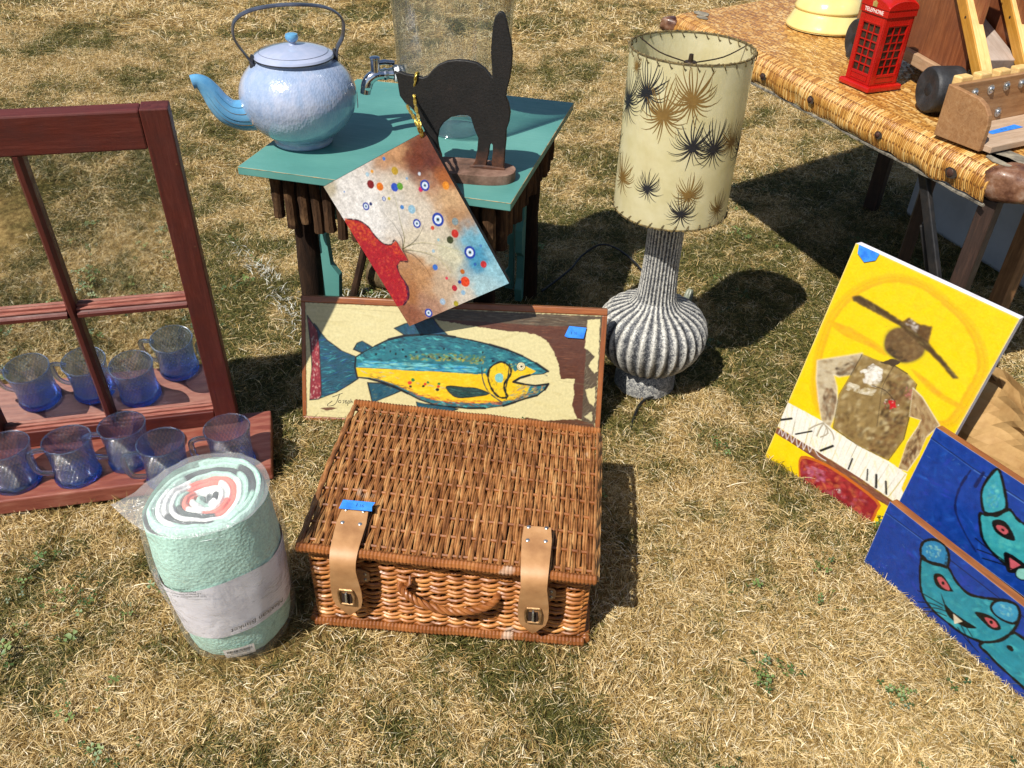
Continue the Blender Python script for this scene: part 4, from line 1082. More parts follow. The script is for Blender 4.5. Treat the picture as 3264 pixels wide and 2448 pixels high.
# spout: S curve in local +x
sp = spline([(.080, 0, .072), (.118, 0, .069), (.145, 0, .078), (.162, 0, .098), (.173, 0, .120), (.184, 0, .137), (.196, 0, .145), (.207, 0, .144)], 6)
rad = []
for i in range(len(sp)):
    t_ = i/(len(sp)-1); rad.append(lerp(.037, .0125, min(1, t_*1.15)**.62))
m = MB(); m.tube(sp, rad, 20, caps=False, flat=(1.12, .92), up=(0, 0, 1)); spo = m.build('spout', ENB, ket)
m = MB(); m.tube([p_ + Vector((.0002, 0, 0)) for p_ in sp[-9:]], [q*.86 for q in rad[-9:]], 16, caps=False, flat=(1.12, .92), up=(0, 0, 1)); m.f = [f_[::-1] for f_ in m.f]; m.build('spout_inside', rough_mat('spout_white', ['#cfd4da', '#e8ebee'], 20, .3, .05), spo)
GOLD = rough_mat('gold_leaf_line', ['#7d5a1c', '#a37a2c'], 60, .35, .1, metal=.5)
for q, (a0, s0, s1, mt) in enumerate(((1.5, .0, .62, BLKRIM), (1.95, .0, .55, GOLD), (2.4, .02, .60, BLKRIM), (1.2, .05, .5, GOLD))):
    pts_ = []; R_ = []
    for i, c in enumerate(sp):
        t_ = i/(len(sp)-1)
        if s0 <= t_ <= s1:
            tn = (sp[min(i+1, len(sp)-1)] - sp[max(i-1, 0)]).normalized(); nx = Vector((0, 1, 0)); nz = tn.cross(nx); a = a0 - t_*.6
            pts_.append(c + (nx*cos(a)*.92 - nz*sin(a)*-1.0*1.1)*rad[i]*1.0 if False else c + nx*(sin(a)*rad[i]*.94) + nz*(-cos(a)*rad[i]*1.13)); R_.append(.0005*(1-(t_-s0)/(s1-s0))+.0001)
    m = MB(); m.tube(pts_, R_, 5); m.build('painted_line', mt, spo)
# handle strap and its ears
hp = spline([(.083, 0, .170), (.096, 0, .190), (.112, 0, .222), (.108, 0, .252), (.080, 0, .270), (.030, 0, .278), (-.030, 0, .277), (-.078, 0, .268), (-.105, 0, .246), (-.104, 0, .214), (-.090, 0, .190), (-.086, 0, .170)], 6)
m = MB(); m.tube(hp, .0085, 10, flat=(.34, 1.5), up=(0, 0, 1)); hd = m.build('handle', rough_mat('black_handle', ['#23252d', '#3a3d48', '#4e5260'], 30, .32, .15, coat=.3), ket)
for sx in (1, -1):
    m = MB(); m.tube([(sx*.084, 0, .160), (sx*.085, 0, .176), (sx*.083, 0, .188)], [.011, .009, .005], 10, flat=(.6, 1)); m.build('handle_ear', BLKRIM, ket)
tg = MB(); tg.prism([(-.006, 0), (.006, 0), (.006, .03), (-.006, .034)], 0, .0005, M=T3(-.128, -.02, .055) @ R3(x=pi/2, z=1.2)); tg.build('paper_tag', PAPER, ket, smooth=False)
tg = MB(); tg.tube(spline([(-.088, 0, .18), (-.105, -.01, .16), (-.120, -.018, .12), (-.127, -.02, .088)], 5), .0007, 4); tg.build('tag_string', rough_mat('string', ['#5a5340', '#8a8060'], 50, .9), ket)

# ------------------------------------------------------------------ cast iron cat
RUST = NT('rusty_cast_iron'); v = RUST.coord('Object'); f = RUST.noise(v, 24, 5, .65); f2 = RUST.noise(v, 220, 4, .7)
sepz = RUST.n('SeparateXYZ', Vector=v).outputs[2]
lowr = RUST.rng(sepz, .03, .09, .34, 0)
fac = RUST.math('ADD', RUST.math('MULTIPLY', f, .9), lowr)
colr = RUST.ramp(fac, [(.40, '#0d0b0a'), (.58, '#171210'), (.72, '#38231a'), (.95, '#6b4129')])
pp = RUST.principled(Base_Color=colr, Roughness=RUST.rng(f2, .3, .7, .5, .75)); RUST.set(pp, 'Normal', RUST.bump(f2, .45, .0016)); RUST = RUST.mat
CATP = [(-0.1707,.196),(-.1666,.193),(-.1605,.196),(-.1464,.192),(-.1302,.191),(-.1151,.188),(-.1061,.191),(-.0969,.202),(-.0839,.214),(-.0676,.222),(-.0475,.226),(-.0273,.226),(-.0091,.223),(.0061,.214),(.0171,.201),(.0205,.199),(.0195,.219),(.0171,.243),(.0182,.266),(.0202,.289),(.0242,.308),(.0303,.315),(.0363,.316),(.0414,.312),(.0454,.3),(.0495,.284),(.0546,.266),(.0576,.245),(.0566,.221),(.0536,.197),(.0485,.177),(.0464,.164),(.0525,.152),(.0566,.134),(.0546,.116),(.0495,.1),(.0495,.079),(.0475,.054),(.0464,.018),(.0232,.018),(.0212,.034),(.0232,.049),(.0232,.068),(.0202,.071),(.0171,.065),(.0151,.049),(.0122,.036),(.01,.018),(-.0202,.018),(-.0122,.032),(-.0081,.055),(-.0061,.079),(-.0132,.095),(-.0182,.11),(-.0212,.12),(-.0273,.123),(-.0434,.122),(-.0595,.117),(-.0758,.104),(-.0849,.089),(-.0888,.069),(-.0868,.053),(-.0817,.037),(-.0798,.018),(-.1071,.018),(-.108,.054),(-.1131,.081),(-.1212,.102),(-.1242,.114),(-.1312,.119),(-.1414,.131),(-.1525,.138),(-.1615,.15),(-.1636,.166),(-.1646,.181),(-.1676,.189)]
cat = thing('iron_cat', 'flat black cast iron cat with arched back and raised tail on a rusty base', 'doorstop', (-.076, 1.655, TH), radians(-8))
m = MB(); m.prism(CATP, -.0055, .0055, M=R3(x=pi/2)); m.build('cat_body', RUST, cat, smooth=True, sharp=radians(50), bevel=.0025)
m = MB(); bp = []
for k in range(40):
    a = 2*pi*k/40; bp.append((-.030 + .100*abs(cos(a))**.62*(1 if cos(a) > 0 else -1), -.006 + .043*abs(sin(a))**.8*(1 if sin(a) > 0 else -1)))
m.prism(bp, 0, .0195)
m.build('cast_base', rough_mat('rust_base', ['#3b2a22', '#5c4335', '#75584a', '#8a6e5e'], 26, .8, .5, 260), cat, smooth=True, sharp=radians(50), bevel=.003)
m = MB(); m.tube(spline([(-.022, -.006, .019), (0, -.008, .022), (.02, -.009, .022), (.048, -.006, .019)], 4), .004, 6); m.build('weld', RUST, cat)

# ------------------------------------------------------------------ picture hung on the cat by a gold cord
hang = panel_thing('hanging_canvas', 'tilted canvas of a red vase and evil eye beads hanging from a gold cord', 'painting', (-.2195, 1.5275, .2244), -.22, .094, .558)
CWm, CHm = 247, 330
plank('canvas_block', (0, 0, 0), (.247, .012, .330), rough_mat('black_canvas_edge', ['#0f0d14', '#1d1a24'], 40, .6, .2), hang, .0008)
FIELD = [(30, 300, '#dcd8d4', 1.5), (60, 250, '#e2dfdc', 1.6), (110, 230, '#cfc9c0', 1), (180, 320, '#b98a62', .8), (205, 300, '#6a3020', 1), (225, 275, '#5c2a24', 1), (235, 240, '#a05c30', 1), (225, 200, '#c4a078', .9), (220, 160, '#a9805a', .6), (235, 100, '#6aa8c0', 1), (210, 70, '#3f8cb0', 1.1), (240, 40, '#8dbccb', .8), (170, 100, '#c9c4a8', .8), (130, 150, '#cfc4ae', .9), (60, 100, '#a87850', .9), (40, 60, '#a06a42', .9), (80, 90, '#b88a60', .8), (20, 20, '#8c5640', 1), (60, 20, '#a8806a', .8), (120, 40, '#c0a488', .9), (150, 10, '#c8beae', .9), (190, 20, '#9fc0c8', .9), (5, 330, '#b5aa92', .7), (150, 260, '#cbbfae', .8), (160, 200, '#cfc4b4', .9)]
FIELD = [(a, b, lin(c), w) for a, b, c, w in FIELD]
def fieldc(u, v):
    x, y = u*CWm, v*CHm; x2 = x + 16*pn(x*.03, y*.03, 1) + 7*pn(x*.09, y*.09, 4); y2 = y + 16*pn(x*.03, y*.03, 8) + 7*pn(x*.09, y*.09, 12)
    W = 0; C3 = [0, 0, 0]
    for a, b, c, w in FIELD:
        k = w/(1 + ((x2-a)**2+(y2-b)**2)/260.0)**2.2; W += k
        for i in range(3): C3[i] += c[i]*k
    s = 1 + .16*pn(x*.06, y*.06, 3) + .26*pn(x*.15, y*.15, 9) + .2*pn(x*.4, y*.4, 5)
    return tuple(min(.95, q/W*s) for q in C3)
P = Paint(CWm, CHm, 5, 1.3); P.tone = .80; P.C = np.array([[fieldc(i/(P.nx-1), j/(P.ny-1)) for i in range(P.nx)] for j in range(P.ny)])
vase = [(-14,275),(-14,252),(7,254),(27,242),(39,223),(42,199),(49,179),(63,170),(77,173),(78,127),(62,132),(50,126),(45,106),(46,80),(35,57),(15,47),(-6,50)]
P.poly(vase, '#a8202c'); P.strokes(P.clip(vase), ['#b8242e', '#a01e2c', '#c4352e', '#8f1a2a', '#d0503a'], 420, 7, 5, .6, 1.5, .1)
P.strokes(P.clip([(-14,270),(27,242),(40,223),(45,190),(30,180),(10,205),(-10,230)]), ['#d5622f', '#cf5a2c', '#c2472b'], 130, 7, 4, .6, 1.5, .1); P.strokes([(50,170),(76,172),(77,140),(60,150)], ['#cf4a2c', '#d5582e'], 40, 6, 4, .6, 1, .1)
P.line(vase[2:16], 2.4, '#3a1022', 4, wob=.5); P.strokes([(46,100),(48,78),(37,55),(16,45),(14,51),(33,60),(42,80)], ['#231540', '#1c1a4a', '#3a1030'], 60, 8, 3, .9, .5)
for i, s in enumerate(([(81,152),(92,173),(92,202),(86,229),(85,251),(89,273)], [(81,152),(97,171),(107,202),(118,232),(127,259)], [(81,152),(113,156),(143,172),(166,197),(187,231)], [(81,152),(103,152),(131,143),(160,121),(192,93)], [(80,150),(99,140),(125,120),(141,97),(146,66)], [(79,148),(94,133),(103,103),(103,74),(92,44),(66,17)])):
    P.line(s, 1.7, '#23251c', 6, taper=1); 
    if i in (1, 3, 4): P.line([(a+1.2, b+1) for a, b in s], .7, '#a3a02c', 6)
mm = .196      # photo pixels on the crop -> mm across the canvas
def dot(x, y, q, c, sq=1.0):
    q *= .262; P.ell(x, y, q*1.18, q, c, rot=radians(64)); cc = lin(c); poly = [(x+cos(k)*q*.85, y+sin(k)*q*.85) for k in [j*pi/6 for j in range(12)]]
    if q > 3: P.strokes(poly, [c, tuple(min(.95, z_*1.5+.02) for z_ in cc), tuple(z_*.65 for z_ in cc)], int(q*2.2), q*.7, q*.4, 1, 1.5, .1); P.line(poly, .5, tuple(z_*.4 for z_ in cc), 2, True)
dc = ['#7d1a22', '#e0771f', '#2a4fb8', '#5f9a34', '#b8962c', '#e08a2a', '#3a78c4', '#c42a5a', '#8fb8cf', '#3f7ec4', '#7d8f94', '#c02f28', '#3c4428', '#b82a30', '#2c5fa8', '#d04a30', '#3a6fc4', '#b8641f', '#d8431f', '#27408f', '#b02234', '#d03a55', '#9fb4c8', '#a89a2c', '#e09a2a', '#23356f', '#c4b42c', '#a8c4d4', '#7fa4c8', '#c4ccd8', '#3f7ec4', '#8fb4cf', '#4a7fb4', '#8fb8c4', '#9fbccf']
dots = [(93,292,28),(108,280,27),(135,266,28),(146,263,24),(153,293,26),(231,225,26),(146,322,12),(181,240,17),(143,214,29),(127,226,15),(211,156,25),(198,135,28),(182,128,26),(219,56,24),(203,63,11),(162,164,14),(123,91,21),(171,60,18),(165,39,36),(154,43,14),(137,36,22),(133,61,11),(98,20,23),(122,5,20),(110,312,11),(71,259,12),(112,252,11),(98,311,15),(167,270,9),(195,267,11),(34,303,6),(149,20,18),(233,92,11),(160,138,10),(138,122,12)]
for (x, y, q), c in zip(dots, dc): dot(x, y, q, c)
for (x, y, q) in ((59,259,27),(193,243,36),(181,174,46),(137,185,31),(206,89,44),(56,10,32),(102,256,15)):
    dot(x, y, q, '#1d3fa4'); q *= .262
    for k_, c in ((.62, '#e4ebf2'), (.40, '#a8c8e4'), (.22, '#141a24')): P.ell(x, y, q*1.18*k_, q*k_, c, rot=radians(64))
VELVET = paint_mat('printed_canvas', .42, 260, .2, .55)
place_paint(P, 'printed_picture', VELVET, hang, .0006)
GOLDC = rough_mat('gold_cord', ['#8a6a1c', '#c4a53c', '#f0dc88'], 240, .3, .6, 600, metal=.7, lo=.35, hi=.62)
iw = hang.matrix_world.inverted()
def cord(name, pts_, parent):
    pw = spline(pts_, 10); loc = [iw @ p_ for p_ in pw]; N = len(loc)
    for q in range(2):
        L_ = [p_ + Vector((cos(i*.9+q*pi)*.0017, sin(i*.9+q*pi)*.0017, 0)) for i, p_ in enumerate(loc)]; MB().tube(L_, .0019, 6).build(name, GOLDC, parent)
tp = hang.matrix_world @ Vector((.243, .004, .326))
ct = cat.matrix_world if False else T3(-.076, 1.655, TH) @ R3(z=radians(-8))
a_ = ct @ Vector((-.127, -.0085, .191)); b_ = ct @ Vector((-.126, .0, .1955)); 
cord('gold_cord', [tp + Vector((-.003, -.004, -.004)), tp + Vector((-.010, -.006, .03)), ct @ Vector((-.131, -.009, .15)), a_, b_, ct @ Vector((-.126, .009, .19))], hang)
cord('gold_cord', [tp + Vector((-.005, -.004, -.004)), tp + Vector((-.018, -.004, .03)), ct @ Vector((-.146, -.008, .132)), ct @ Vector((-.142, .006, .135))], hang)

# ------------------------------------------------------------------ glass drinks dispenser
GLASS = glass_mat('clear_glass', (.96, .97, .965), .03, lambda t: t.bump(t.noise(t.coord('Object', scale=(1, 1, .4)), 18, 3), .15, .01), 1.5, 0.02, .022, (.45, .52, .56))
disp = thing('drinks_dispenser', 'tall clear glass drinks dispenser with chrome tap behind the iron cat', 'dispenser', (-.150, 1.915, TH), radians(200)); disp.scale = (1.17, 1.17, 1.05)
m = MB(); m.lathe([(.030, .052), (.070, .055), (.095, .064), (.101, .082), (.104, .13), (.108, .22), (.112, .31), (.114, .36), (.106, .372), (.106, .40)], 56); m.build('jar', GLASS, disp)
m = MB(); m.lathe([(.001, .058), (.06, .059), (.088, .066), (.096, .083), (.099, .13), (.103, .22), (.107, .31), (.109, .36), (.102, .372), (.102, .40)][::-1], 48); m.build('jar_inside', GLASS, disp)
m = MB(); m.lathe([(.018, .053), (.019, .046), (.024, .038), (.036, .022), (.047, .010), (.052, .003), (.050, .0005), (.001, .0005)][::-1], 48); m.build('foot', GLASS, disp)
m = MB(); m.lathe([(.105, .398), (.112, .398), (.112, .425), (.09, .43), (.001, .432)], 40); m.build('jar_lid', rough_mat('galvanised_lid', ['#8f9498', '#b7bcc0'], 30, .35, .1, metal=.9), disp)
CHROME = rough_mat('chrome_tap', ['#b8bcc2', '#e8eaee'], 30, .09, 0, metal=1.0)
tapz = .128; tapo = bpy.data.objects.new('tap', None); COL.objects.link(tapo); tapo.parent = disp; tapo.location = (.100, 0, tapz); tapo.empty_display_size = .02
MX = R3(y=pi/2)
m = MB(); m.lathe([(.016, -.006), (.016, .004), (.0005, .004)], 6, M=MX); m.build('nut', CHROME, tapo, smooth=False)
m = MB(); m.lathe([(.014, .004), (.0165, .006), (.0165, .012), (.013, .014)], 24, M=MX); m.build('washer', rough_mat('white_washer', ['#cfd3d6', '#eceeef'], 20, .4, 0), tapo)
m = MB(); m.lathe([(.0085, .012), (.012, .016), (.010, .024), (.0125, .030), (.0085, .036)], 24, M=MX); m.build('tap_barrel', CHROME, tapo)
m = MB(); m.tube(spline([(.030, 0, 0), (.048, 0, -.001), (.060, 0, -.010), (.066, 0, -.026), (.068, 0, -.036)], 6), [.0105]*6 + [.011]*6 + [.0108]*6 + [.0098]*7, 16); m.build('tap_nozzle', CHROME, tapo)
m = MB(); m.lathe([(.0005, .004), (.0085, .004), (.0085, .030), (.0095, .031), (.0095, .034), (.006, .036), (.0005, .036)], 20, M=T3(.047, 0, 0)); m.build('tap_valve', CHROME, tapo)
m = MB(); m.tube([(.047, 0, .022), (.030, 0, .024), (.012, .004, .022)], [.006, .007, .006], 10, flat=(.7, 1.1)); m.build('tap_lever', CHROME, tapo)

# ------------------------------------------------------------------ table lamp with ribbed pottery base and laced drum shade
LX, LY = .314, 1.66
lamp = thing('table_lamp', 'large mid century lamp, ribbed black and white pottery base, cream shade with starbursts', 'lamp', (LX, LY, 0), 0)
def pottery(name):
    t = NT(name); v = t.coord('Object'); at = t.attr('col'); ridge = t.n('SeparateColor', Color=at).outputs[0]
    d = t.n('TexVoronoi', Vector=t.coord('Object', scale=(1, 1, .7)), Scale=330.0).outputs['Distance']; f = t.noise(v, 165, 4, .65, 1.5); f2 = t.noise(v, 8, 3)
    h = t.math('ADD', t.math('ADD', t.math('MULTIPLY', t.math('SUBTRACT', f, .5), .75), .5), t.math('MULTIPLY', t.math('SUBTRACT', ridge, .42), .22))
    col = t.ramp(h, [(.36, '#1e2025'), (.46, '#505257'), (.54, '#8b8a86'), (.66, '#c6c3ba')])
    p = t.principled(Base_Color=col, Roughness=.55); t.set(p, 'Normal', t.bump(h, .7, .002)); return t.mat
POT = pottery('lava_glaze'); NRIB = 30
def ridge(a): return .5 + .5*cos(a*NRIB)
prof = [(.0005, .016), (.052, .010), (.066, .0), (.071, .006), (.070, .03), (.064, .048), (.058, .056)]
m = MB(); m.lathe(prof, 60, vcol=lambda r_, z_, a: (.5, 0, 0)); m.build('pottery_foot', POT, lamp, cols=True)
bp = spline([(.048, 0, .058), (.073, 0, .068), (.099, 0, .092), (.117, 0, .126), (.1215, 0, .152), (.117, 0, .178), (.102, 0, .200), (.078, 0, .214), (.056, 0, .224), (.044, 0, .240)], 5)
m = MB(); m.lathe([(p_.x, p_.z) for p_ in bp], NRIB*8, rmod=lambda r_, z_, a: r_*(1 + .07*(ridge(a)-.5)*min(1, (r_-.03)/.05)), vcol=lambda r_, z_, a: (ridge(a), 0, 0)); m.build('gourd_body', POT, lamp, cols=True)
nk = spline([(.044, 0, .240), (.0405, 0, .26), (.0375, 0, .32), (.0370, 0, .38), (.0380, 0, .44), (.0390, 0, .47), (.034, 0, .478), (.001, 0, .478)], 4)
m = MB(); m.lathe([(max(.0005, p_.x), p_.z) for p_ in nk], NRIB*8, rmod=lambda r_, z_, a: r_*(1 + .075*(ridge(a)-.5)), vcol=lambda r_, z_, a: (ridge(a), 0, 0)); m.build('neck', POT, lamp, cols=True)
SR, S0, S1 = .1155, .455, .772
t = NT('parchment'); v = t.coord('Object'); f = t.noise(v, 30, 4); f2 = t.noise(v, 9, 3)
col = t.ramp(f, [(.3, '#ddd3a2'), (.7, '#ebe3bb')]); col = t.mix(t.rng(f2, .55, .72, 0, .25), col, '#c6b37c')
d_ = t.n('BsdfPrincipled', Base_Color=col, Roughness=.5); tl = t.n('BsdfTranslucent', Color=col); mx = t.n('MixShader'); mx.inputs[0].default_value = .42
t.t.links.new(d_.outputs[0], mx.inputs[1]); t.t.links.new(tl.outputs[0], mx.inputs[2]); t.surf(mx); PARCH = t.mat
shade = MB().grid(96, 12, lambda u, v: Vector((cos(u*2*pi)*SR, sin(u*2*pi)*SR, lerp(S0, S1, v)))).build('lamp_shade', PARCH, lamp)
# starbursts printed round the shade
def star(ang, z, R_, col, seed):
    rs_ = random.Random(seed); m = MB(); n = 30
    def on(px, py, off=.0004): a = radians(ang) + px/SR; return Vector((cos(a)*(SR+off), sin(a)*(SR+off), z + py))
    for k in range(n):
        th = 2*pi*k/n + rs_.uniform(-.07, .07); L = R_*(.86 + .32*max(0, sin(th)) + .14*rs_.uniform(-1, 1)) ; w = R_*.024*rs_.uniform(.8, 1.3)
        cv = rs_.uniform(-.12, .12) + (-.25*cos(th) if sin(th) < .5 else 0); V = []; S = 6
        for i in range(S+1):
            q = i/S; rr_ = L*q; tt = th - cv*q*q*1.2 + (.35*q*q*cos(th) if sin(th) < 0 else 0.22*q*q*cos(th)); ww = w*(1 - .85*abs(q-.25))*(1 if q < .9 else .4)
            cx, cy = cos(tt)*rr_, sin(tt)*rr_; nx, ny = -sin(tt)*ww, cos(tt)*ww; V += [on(cx+nx, cy+ny, .0004+.00002*(k % 7)), on(cx-nx, cy-ny, .0004+.00002*(k % 7))]
        V = [p_ if S0+.004 < p_.z < S1-.004 else Vector((p_.x, p_.y, min(max(p_.z, S0+.004), S1-.004))) for p_ in V]
        m.add(V, [(2*i, 2*i+1, 2*i+3, 2*i+2) for i in range(S)])
    V = [on(cos(j*pi/6)*R_*.15*rs_.uniform(.8, 1.2), sin(j*pi/6)*R_*.15*rs_.uniform(.8, 1.2), .0007) for j in range(12)]; m.add(V, [tuple(range(12))])
    m.build('printed_starburst', col, shade, smooth=False)
BRN = rough_mat('brown_print', ['#6b5124', '#7d602c'], 40, .6, 0); BK = rough_mat('black_print', ['#14151a', '#1f2026'], 40, .55, 0)
stars = [(-155.8,.748,'b',.020),(-166,.679,'k',.052),(-137.4,.710,'k',.052),(-118,.677,'b',.056),(-93.6,.709,'b',.055),(-87.7,.624,'k',.048),(-66.1,.619,'k',.048),(-44,.623,'b',.040),(-160,.531,'b',.044),(-124.4,.532,'k',.034),(-83.9,.529,'b',.037),(-88.6,.490,'k',.036),(-47,.49,'b',.034),(-20,.60,'k',.05),(20,.70,'b',.055),(60,.68,'k',.055),(85,.70,'b',.055),(110,.69,'k',.06),(140,.70,'b',.05),(75,.55,'k',.05),(130,.54,'b',.04),(20,.5,'k',.04),(170,.58,'k',.045)]
for i, (a, z_, c, q) in enumerate(stars): star(a, z_, q, BK if c == 'k' else BRN, i)
LACE = rough_mat('hemp_lacing', ['#2c2618', '#5a4c2c', '#8f7c4c'], 200, .7, .3)
for zz, nm, up_ in ((S1, 'top_rim', 1), (S0, 'bottom_rim', -1)):
    m = MB(); m.tube([(cos(2*pi*i/72)*SR, sin(2*pi*i/72)*SR, zz) for i in range(72)], .0019, 6, closed=True); m.build(nm, LACE, shade)
    for k in range(30):
        a0 = 2*pi*k/30; P_ = []
        for i in range(9):
            q = i/8*2*pi; a = a0 + (i/8)*.16; P_.append((cos(a)*(SR + .0034*sin(q)), sin(a)*(SR + .0034*sin(q)), zz + up_*(-.0036 + .0062*cos(q))))
        MB().tube(P_, .0011, 5).build('lacing', LACE, shade)
WIRE = rough_mat('bronze_wire', ['#2c241c', '#4a3c30'], 60, .45, .1, metal=.6)
zs = S1 - .028
for a in (0.35, 0.35+2*pi/3, 0.35+4*pi/3): MB().tube(spline([(cos(a)*SR, sin(a)*SR, S1-.004), (cos(a)*SR*.6, sin(a)*SR*.6, zs+.006), (cos(a)*.010, sin(a)*.010, zs)], 4), .0014, 6).build('spider_arm', WIRE, shade)
m = MB(); m.lathe([(.0005, zs-.006), (.011, zs-.006), (.013, zs-.001), (.011, zs+.003), (.005, zs+.004), (.004, zs+.016), (.0005, zs+.017)], 20); m.build('finial', WIRE, shade)
m = MB(); m.tube(spline([(.010, .004, zs-.006), (.034, .004, zs-.03), (.046, .004, zs-.09), (.030, .004, zs-.19), (.010, .004, zs-.26)], 6), .0016, 6); m.tube(spline([(-.010, -.004, zs-.006), (-.034, -.004, zs-.03), (-.046, -.004, zs-.09), (-.030, -.004, zs-.19), (-.010, -.004, zs-.26)], 6), .0016, 6)
m.tube([(.011, .004, zs-.006), (-.011, -.004, zs-.006)], .0016, 6); m.build('harp', WIRE, lamp)
m = MB(); m.lathe([(.014, .478), (.014, .52), (.017, .525), (.017, .545), (.001, .546)], 20); m.build('bulb_socket', WIRE, lamp)
CORD = rough_mat('black_flex', ['#0c0c0d', '#1a1a1b'], 40, .5, 0)
MB().tube(spline([(.052, -.022, .014), (.03, -.055, .012), (-.015, -.09, .012), (-.04, -.15, .008), (-.05, -.19, .0)], 8), .003, 6).build('lamp_cord', CORD, lamp)
MB().tube(spline([(-.24, .40, .012), (-.16, .52, .016), (-.12, .60, .022), (-.06, .65, .034), (0, .61, .03), (.05, .50, .02), (.06, .3, .012), (.04, .08, .012)], 8), .003, 6).build('lamp_cord', CORD, lamp)
o = MB(); o.lathe([(.0005, .0), (.010, .001), (.016, .010), (.015, .03), (.011, .046), (.008, .05), (.0005, .051)], 40, rmod=lambda r_, z_, a: r_*(1+.06*cos(a*12)))
o = o.build('fluted_finial', rough_mat('pale_green_glaze', ['#6a6f60', '#868a78'], 40, .4, .2)); o.scale = (.8, .8, .8); o.location = (.468, 2.03, .006); o.rotation_euler = (radians(-24), radians(14), 0); tag(o, 'small pale green fluted piece lying in the grass behind the lamp', 'ornament')

# ------------------------------------------------------------------ folding table covered in wicker-print vinyl
def weave_mat(name, sx, sy, cols=('#86531f', '#b27d38', '#ca984e', '#dcb878'), brick=False):
    """basket-weave cloth: bundles running across, bound by thin lengthwise strands"""
    t = NT(name); uv = t.attr('uvw', 'Vector'); s = t.n('SeparateXYZ', Vector=uv); x, y = s.outputs[0], s.outputs[1]
    nz = t.noise(uv, 60, 4, .6); xx = t.math('ADD', x, t.math('MULTIPLY', t.math('SUBTRACT', nz, .5), .006)); yy = t.math('ADD', y, t.math('MULTIPLY', t.math('SUBTRACT', t.noise(uv, 34, 3), .5), .008))
    if brick:      # long strands, every row started at its own place
        row = t.math('FLOOR', t.math('MULTIPLY', yy, sy)); fy = t.math('FRACT', t.math('MULTIPLY', yy, sy))
        w0 = t.n('TexWhiteNoise', {'noise_dimensions': '1D'}); t.set(w0, 'W', row); xs_ = t.math('ADD', t.math('MULTIPLY', xx, sx), w0.outputs['Value'])
        col_i = t.math('FLOOR', xs_); fx = t.math('FRACT', xs_)
    else:
        col_i = t.math('FLOOR', t.math('MULTIPLY', xx, sx)); fx = t.math('FRACT', t.math('MULTIPLY', xx, sx))
        sh = t.math('MULTIPLY', t.math('MODULO', col_i, 2.0), .5)
        fy = t.math('FRACT', t.math('ADD', t.math('MULTIPLY', yy, sy), sh)); row = t.math('FLOOR', t.math('ADD', t.math('MULTIPLY', yy, sy), sh))
    cane = t.math('SINE', t.math('MULTIPLY', fx, pi)); cane_y = t.math('SINE', t.math('MULTIPLY', fy, pi))
    wn = t.n('TexWhiteNoise', {'noise_dimensions': '2D'}); t.set(wn, 'Vector', t.n('CombineXYZ', X=col_i, Y=row).outputs[0])
    tone = t.math('ADD', t.math('MULTIPLY', wn.outputs['Value'], .55), t.math('MULTIPLY', t.noise(uv, 9, 3), .55))
    col = t.ramp(tone, [(.2, cols[0]), (.45, cols[1]), (.65, cols[2]), (.85, cols[3])])
    gap = t.math('MULTIPLY', t.rng(cane, .0, .38), t.rng(cane_y, .0, .30))
    col = t.mix(t.math('SUBTRACT', 1.0, gap), col, '#6b3f1c')
    wear = t.noise(uv, 26, 5, .7); col = t.mix(t.rng(wear, .70, .74, 0, .8), col, '#d9cdb4')
    p = t.principled(Base_Color=col, Roughness=t.rng(t.noise(uv, 40, 3), .3, .7, .28, .5))
    t.set(p, 'Normal', t.bump(t.math('MULTIPLY', cane, gap), .55, .002)); return t.mat
def uv_build(name, fn, nu, nv, su, sv, mat, parent, flip=False):
    m = MB(); m.grid(nu, nv, fn, flip=flip); o = m.build(name, mat, parent)
    a = o.data.attributes.new('uvw', 'FLOAT_VECTOR', 'POINT'); buf = []
    for j in range(nv+1):
        for i in range(nu+1): buf += [i/nu*su, j/nv*sv, 0]
    a.data.foreach_set('vector', buf); return o
WZ = .65
wt = thing('wicker_top_table', 'worn folding table covered in wicker patterned vinyl on dark legs', 'table', (0, 0, 0))
A, B = Vector((.395, 2.455, WZ)), Vector((.808, 1.415, WZ)); A2, B2 = A + Vector((.72, .52, 0)), B + Vector((.80, .34, 0))
fl = (B - A).normalized(); per = Vector((-fl.y, fl.x, 0));
if per.x < 0: per = -per
W_TOP = weave_mat('vinyl_wicker_top', 44, 170, brick=True); W_ROLL = weave_mat('vinyl_wicker_roll', 230, 24)
def topf(u, v):
    p_ = A.lerp(B, u).lerp(A2.lerp(B2, u), v); p_ = p_ + per*(.030*(1-v)); p_.z += .0015*pn(p_.x*6, p_.y*6); return p_
uv_build('vinyl_top', topf, 60, 40, (B-A).length, .85, W_TOP, wt, flip=True)
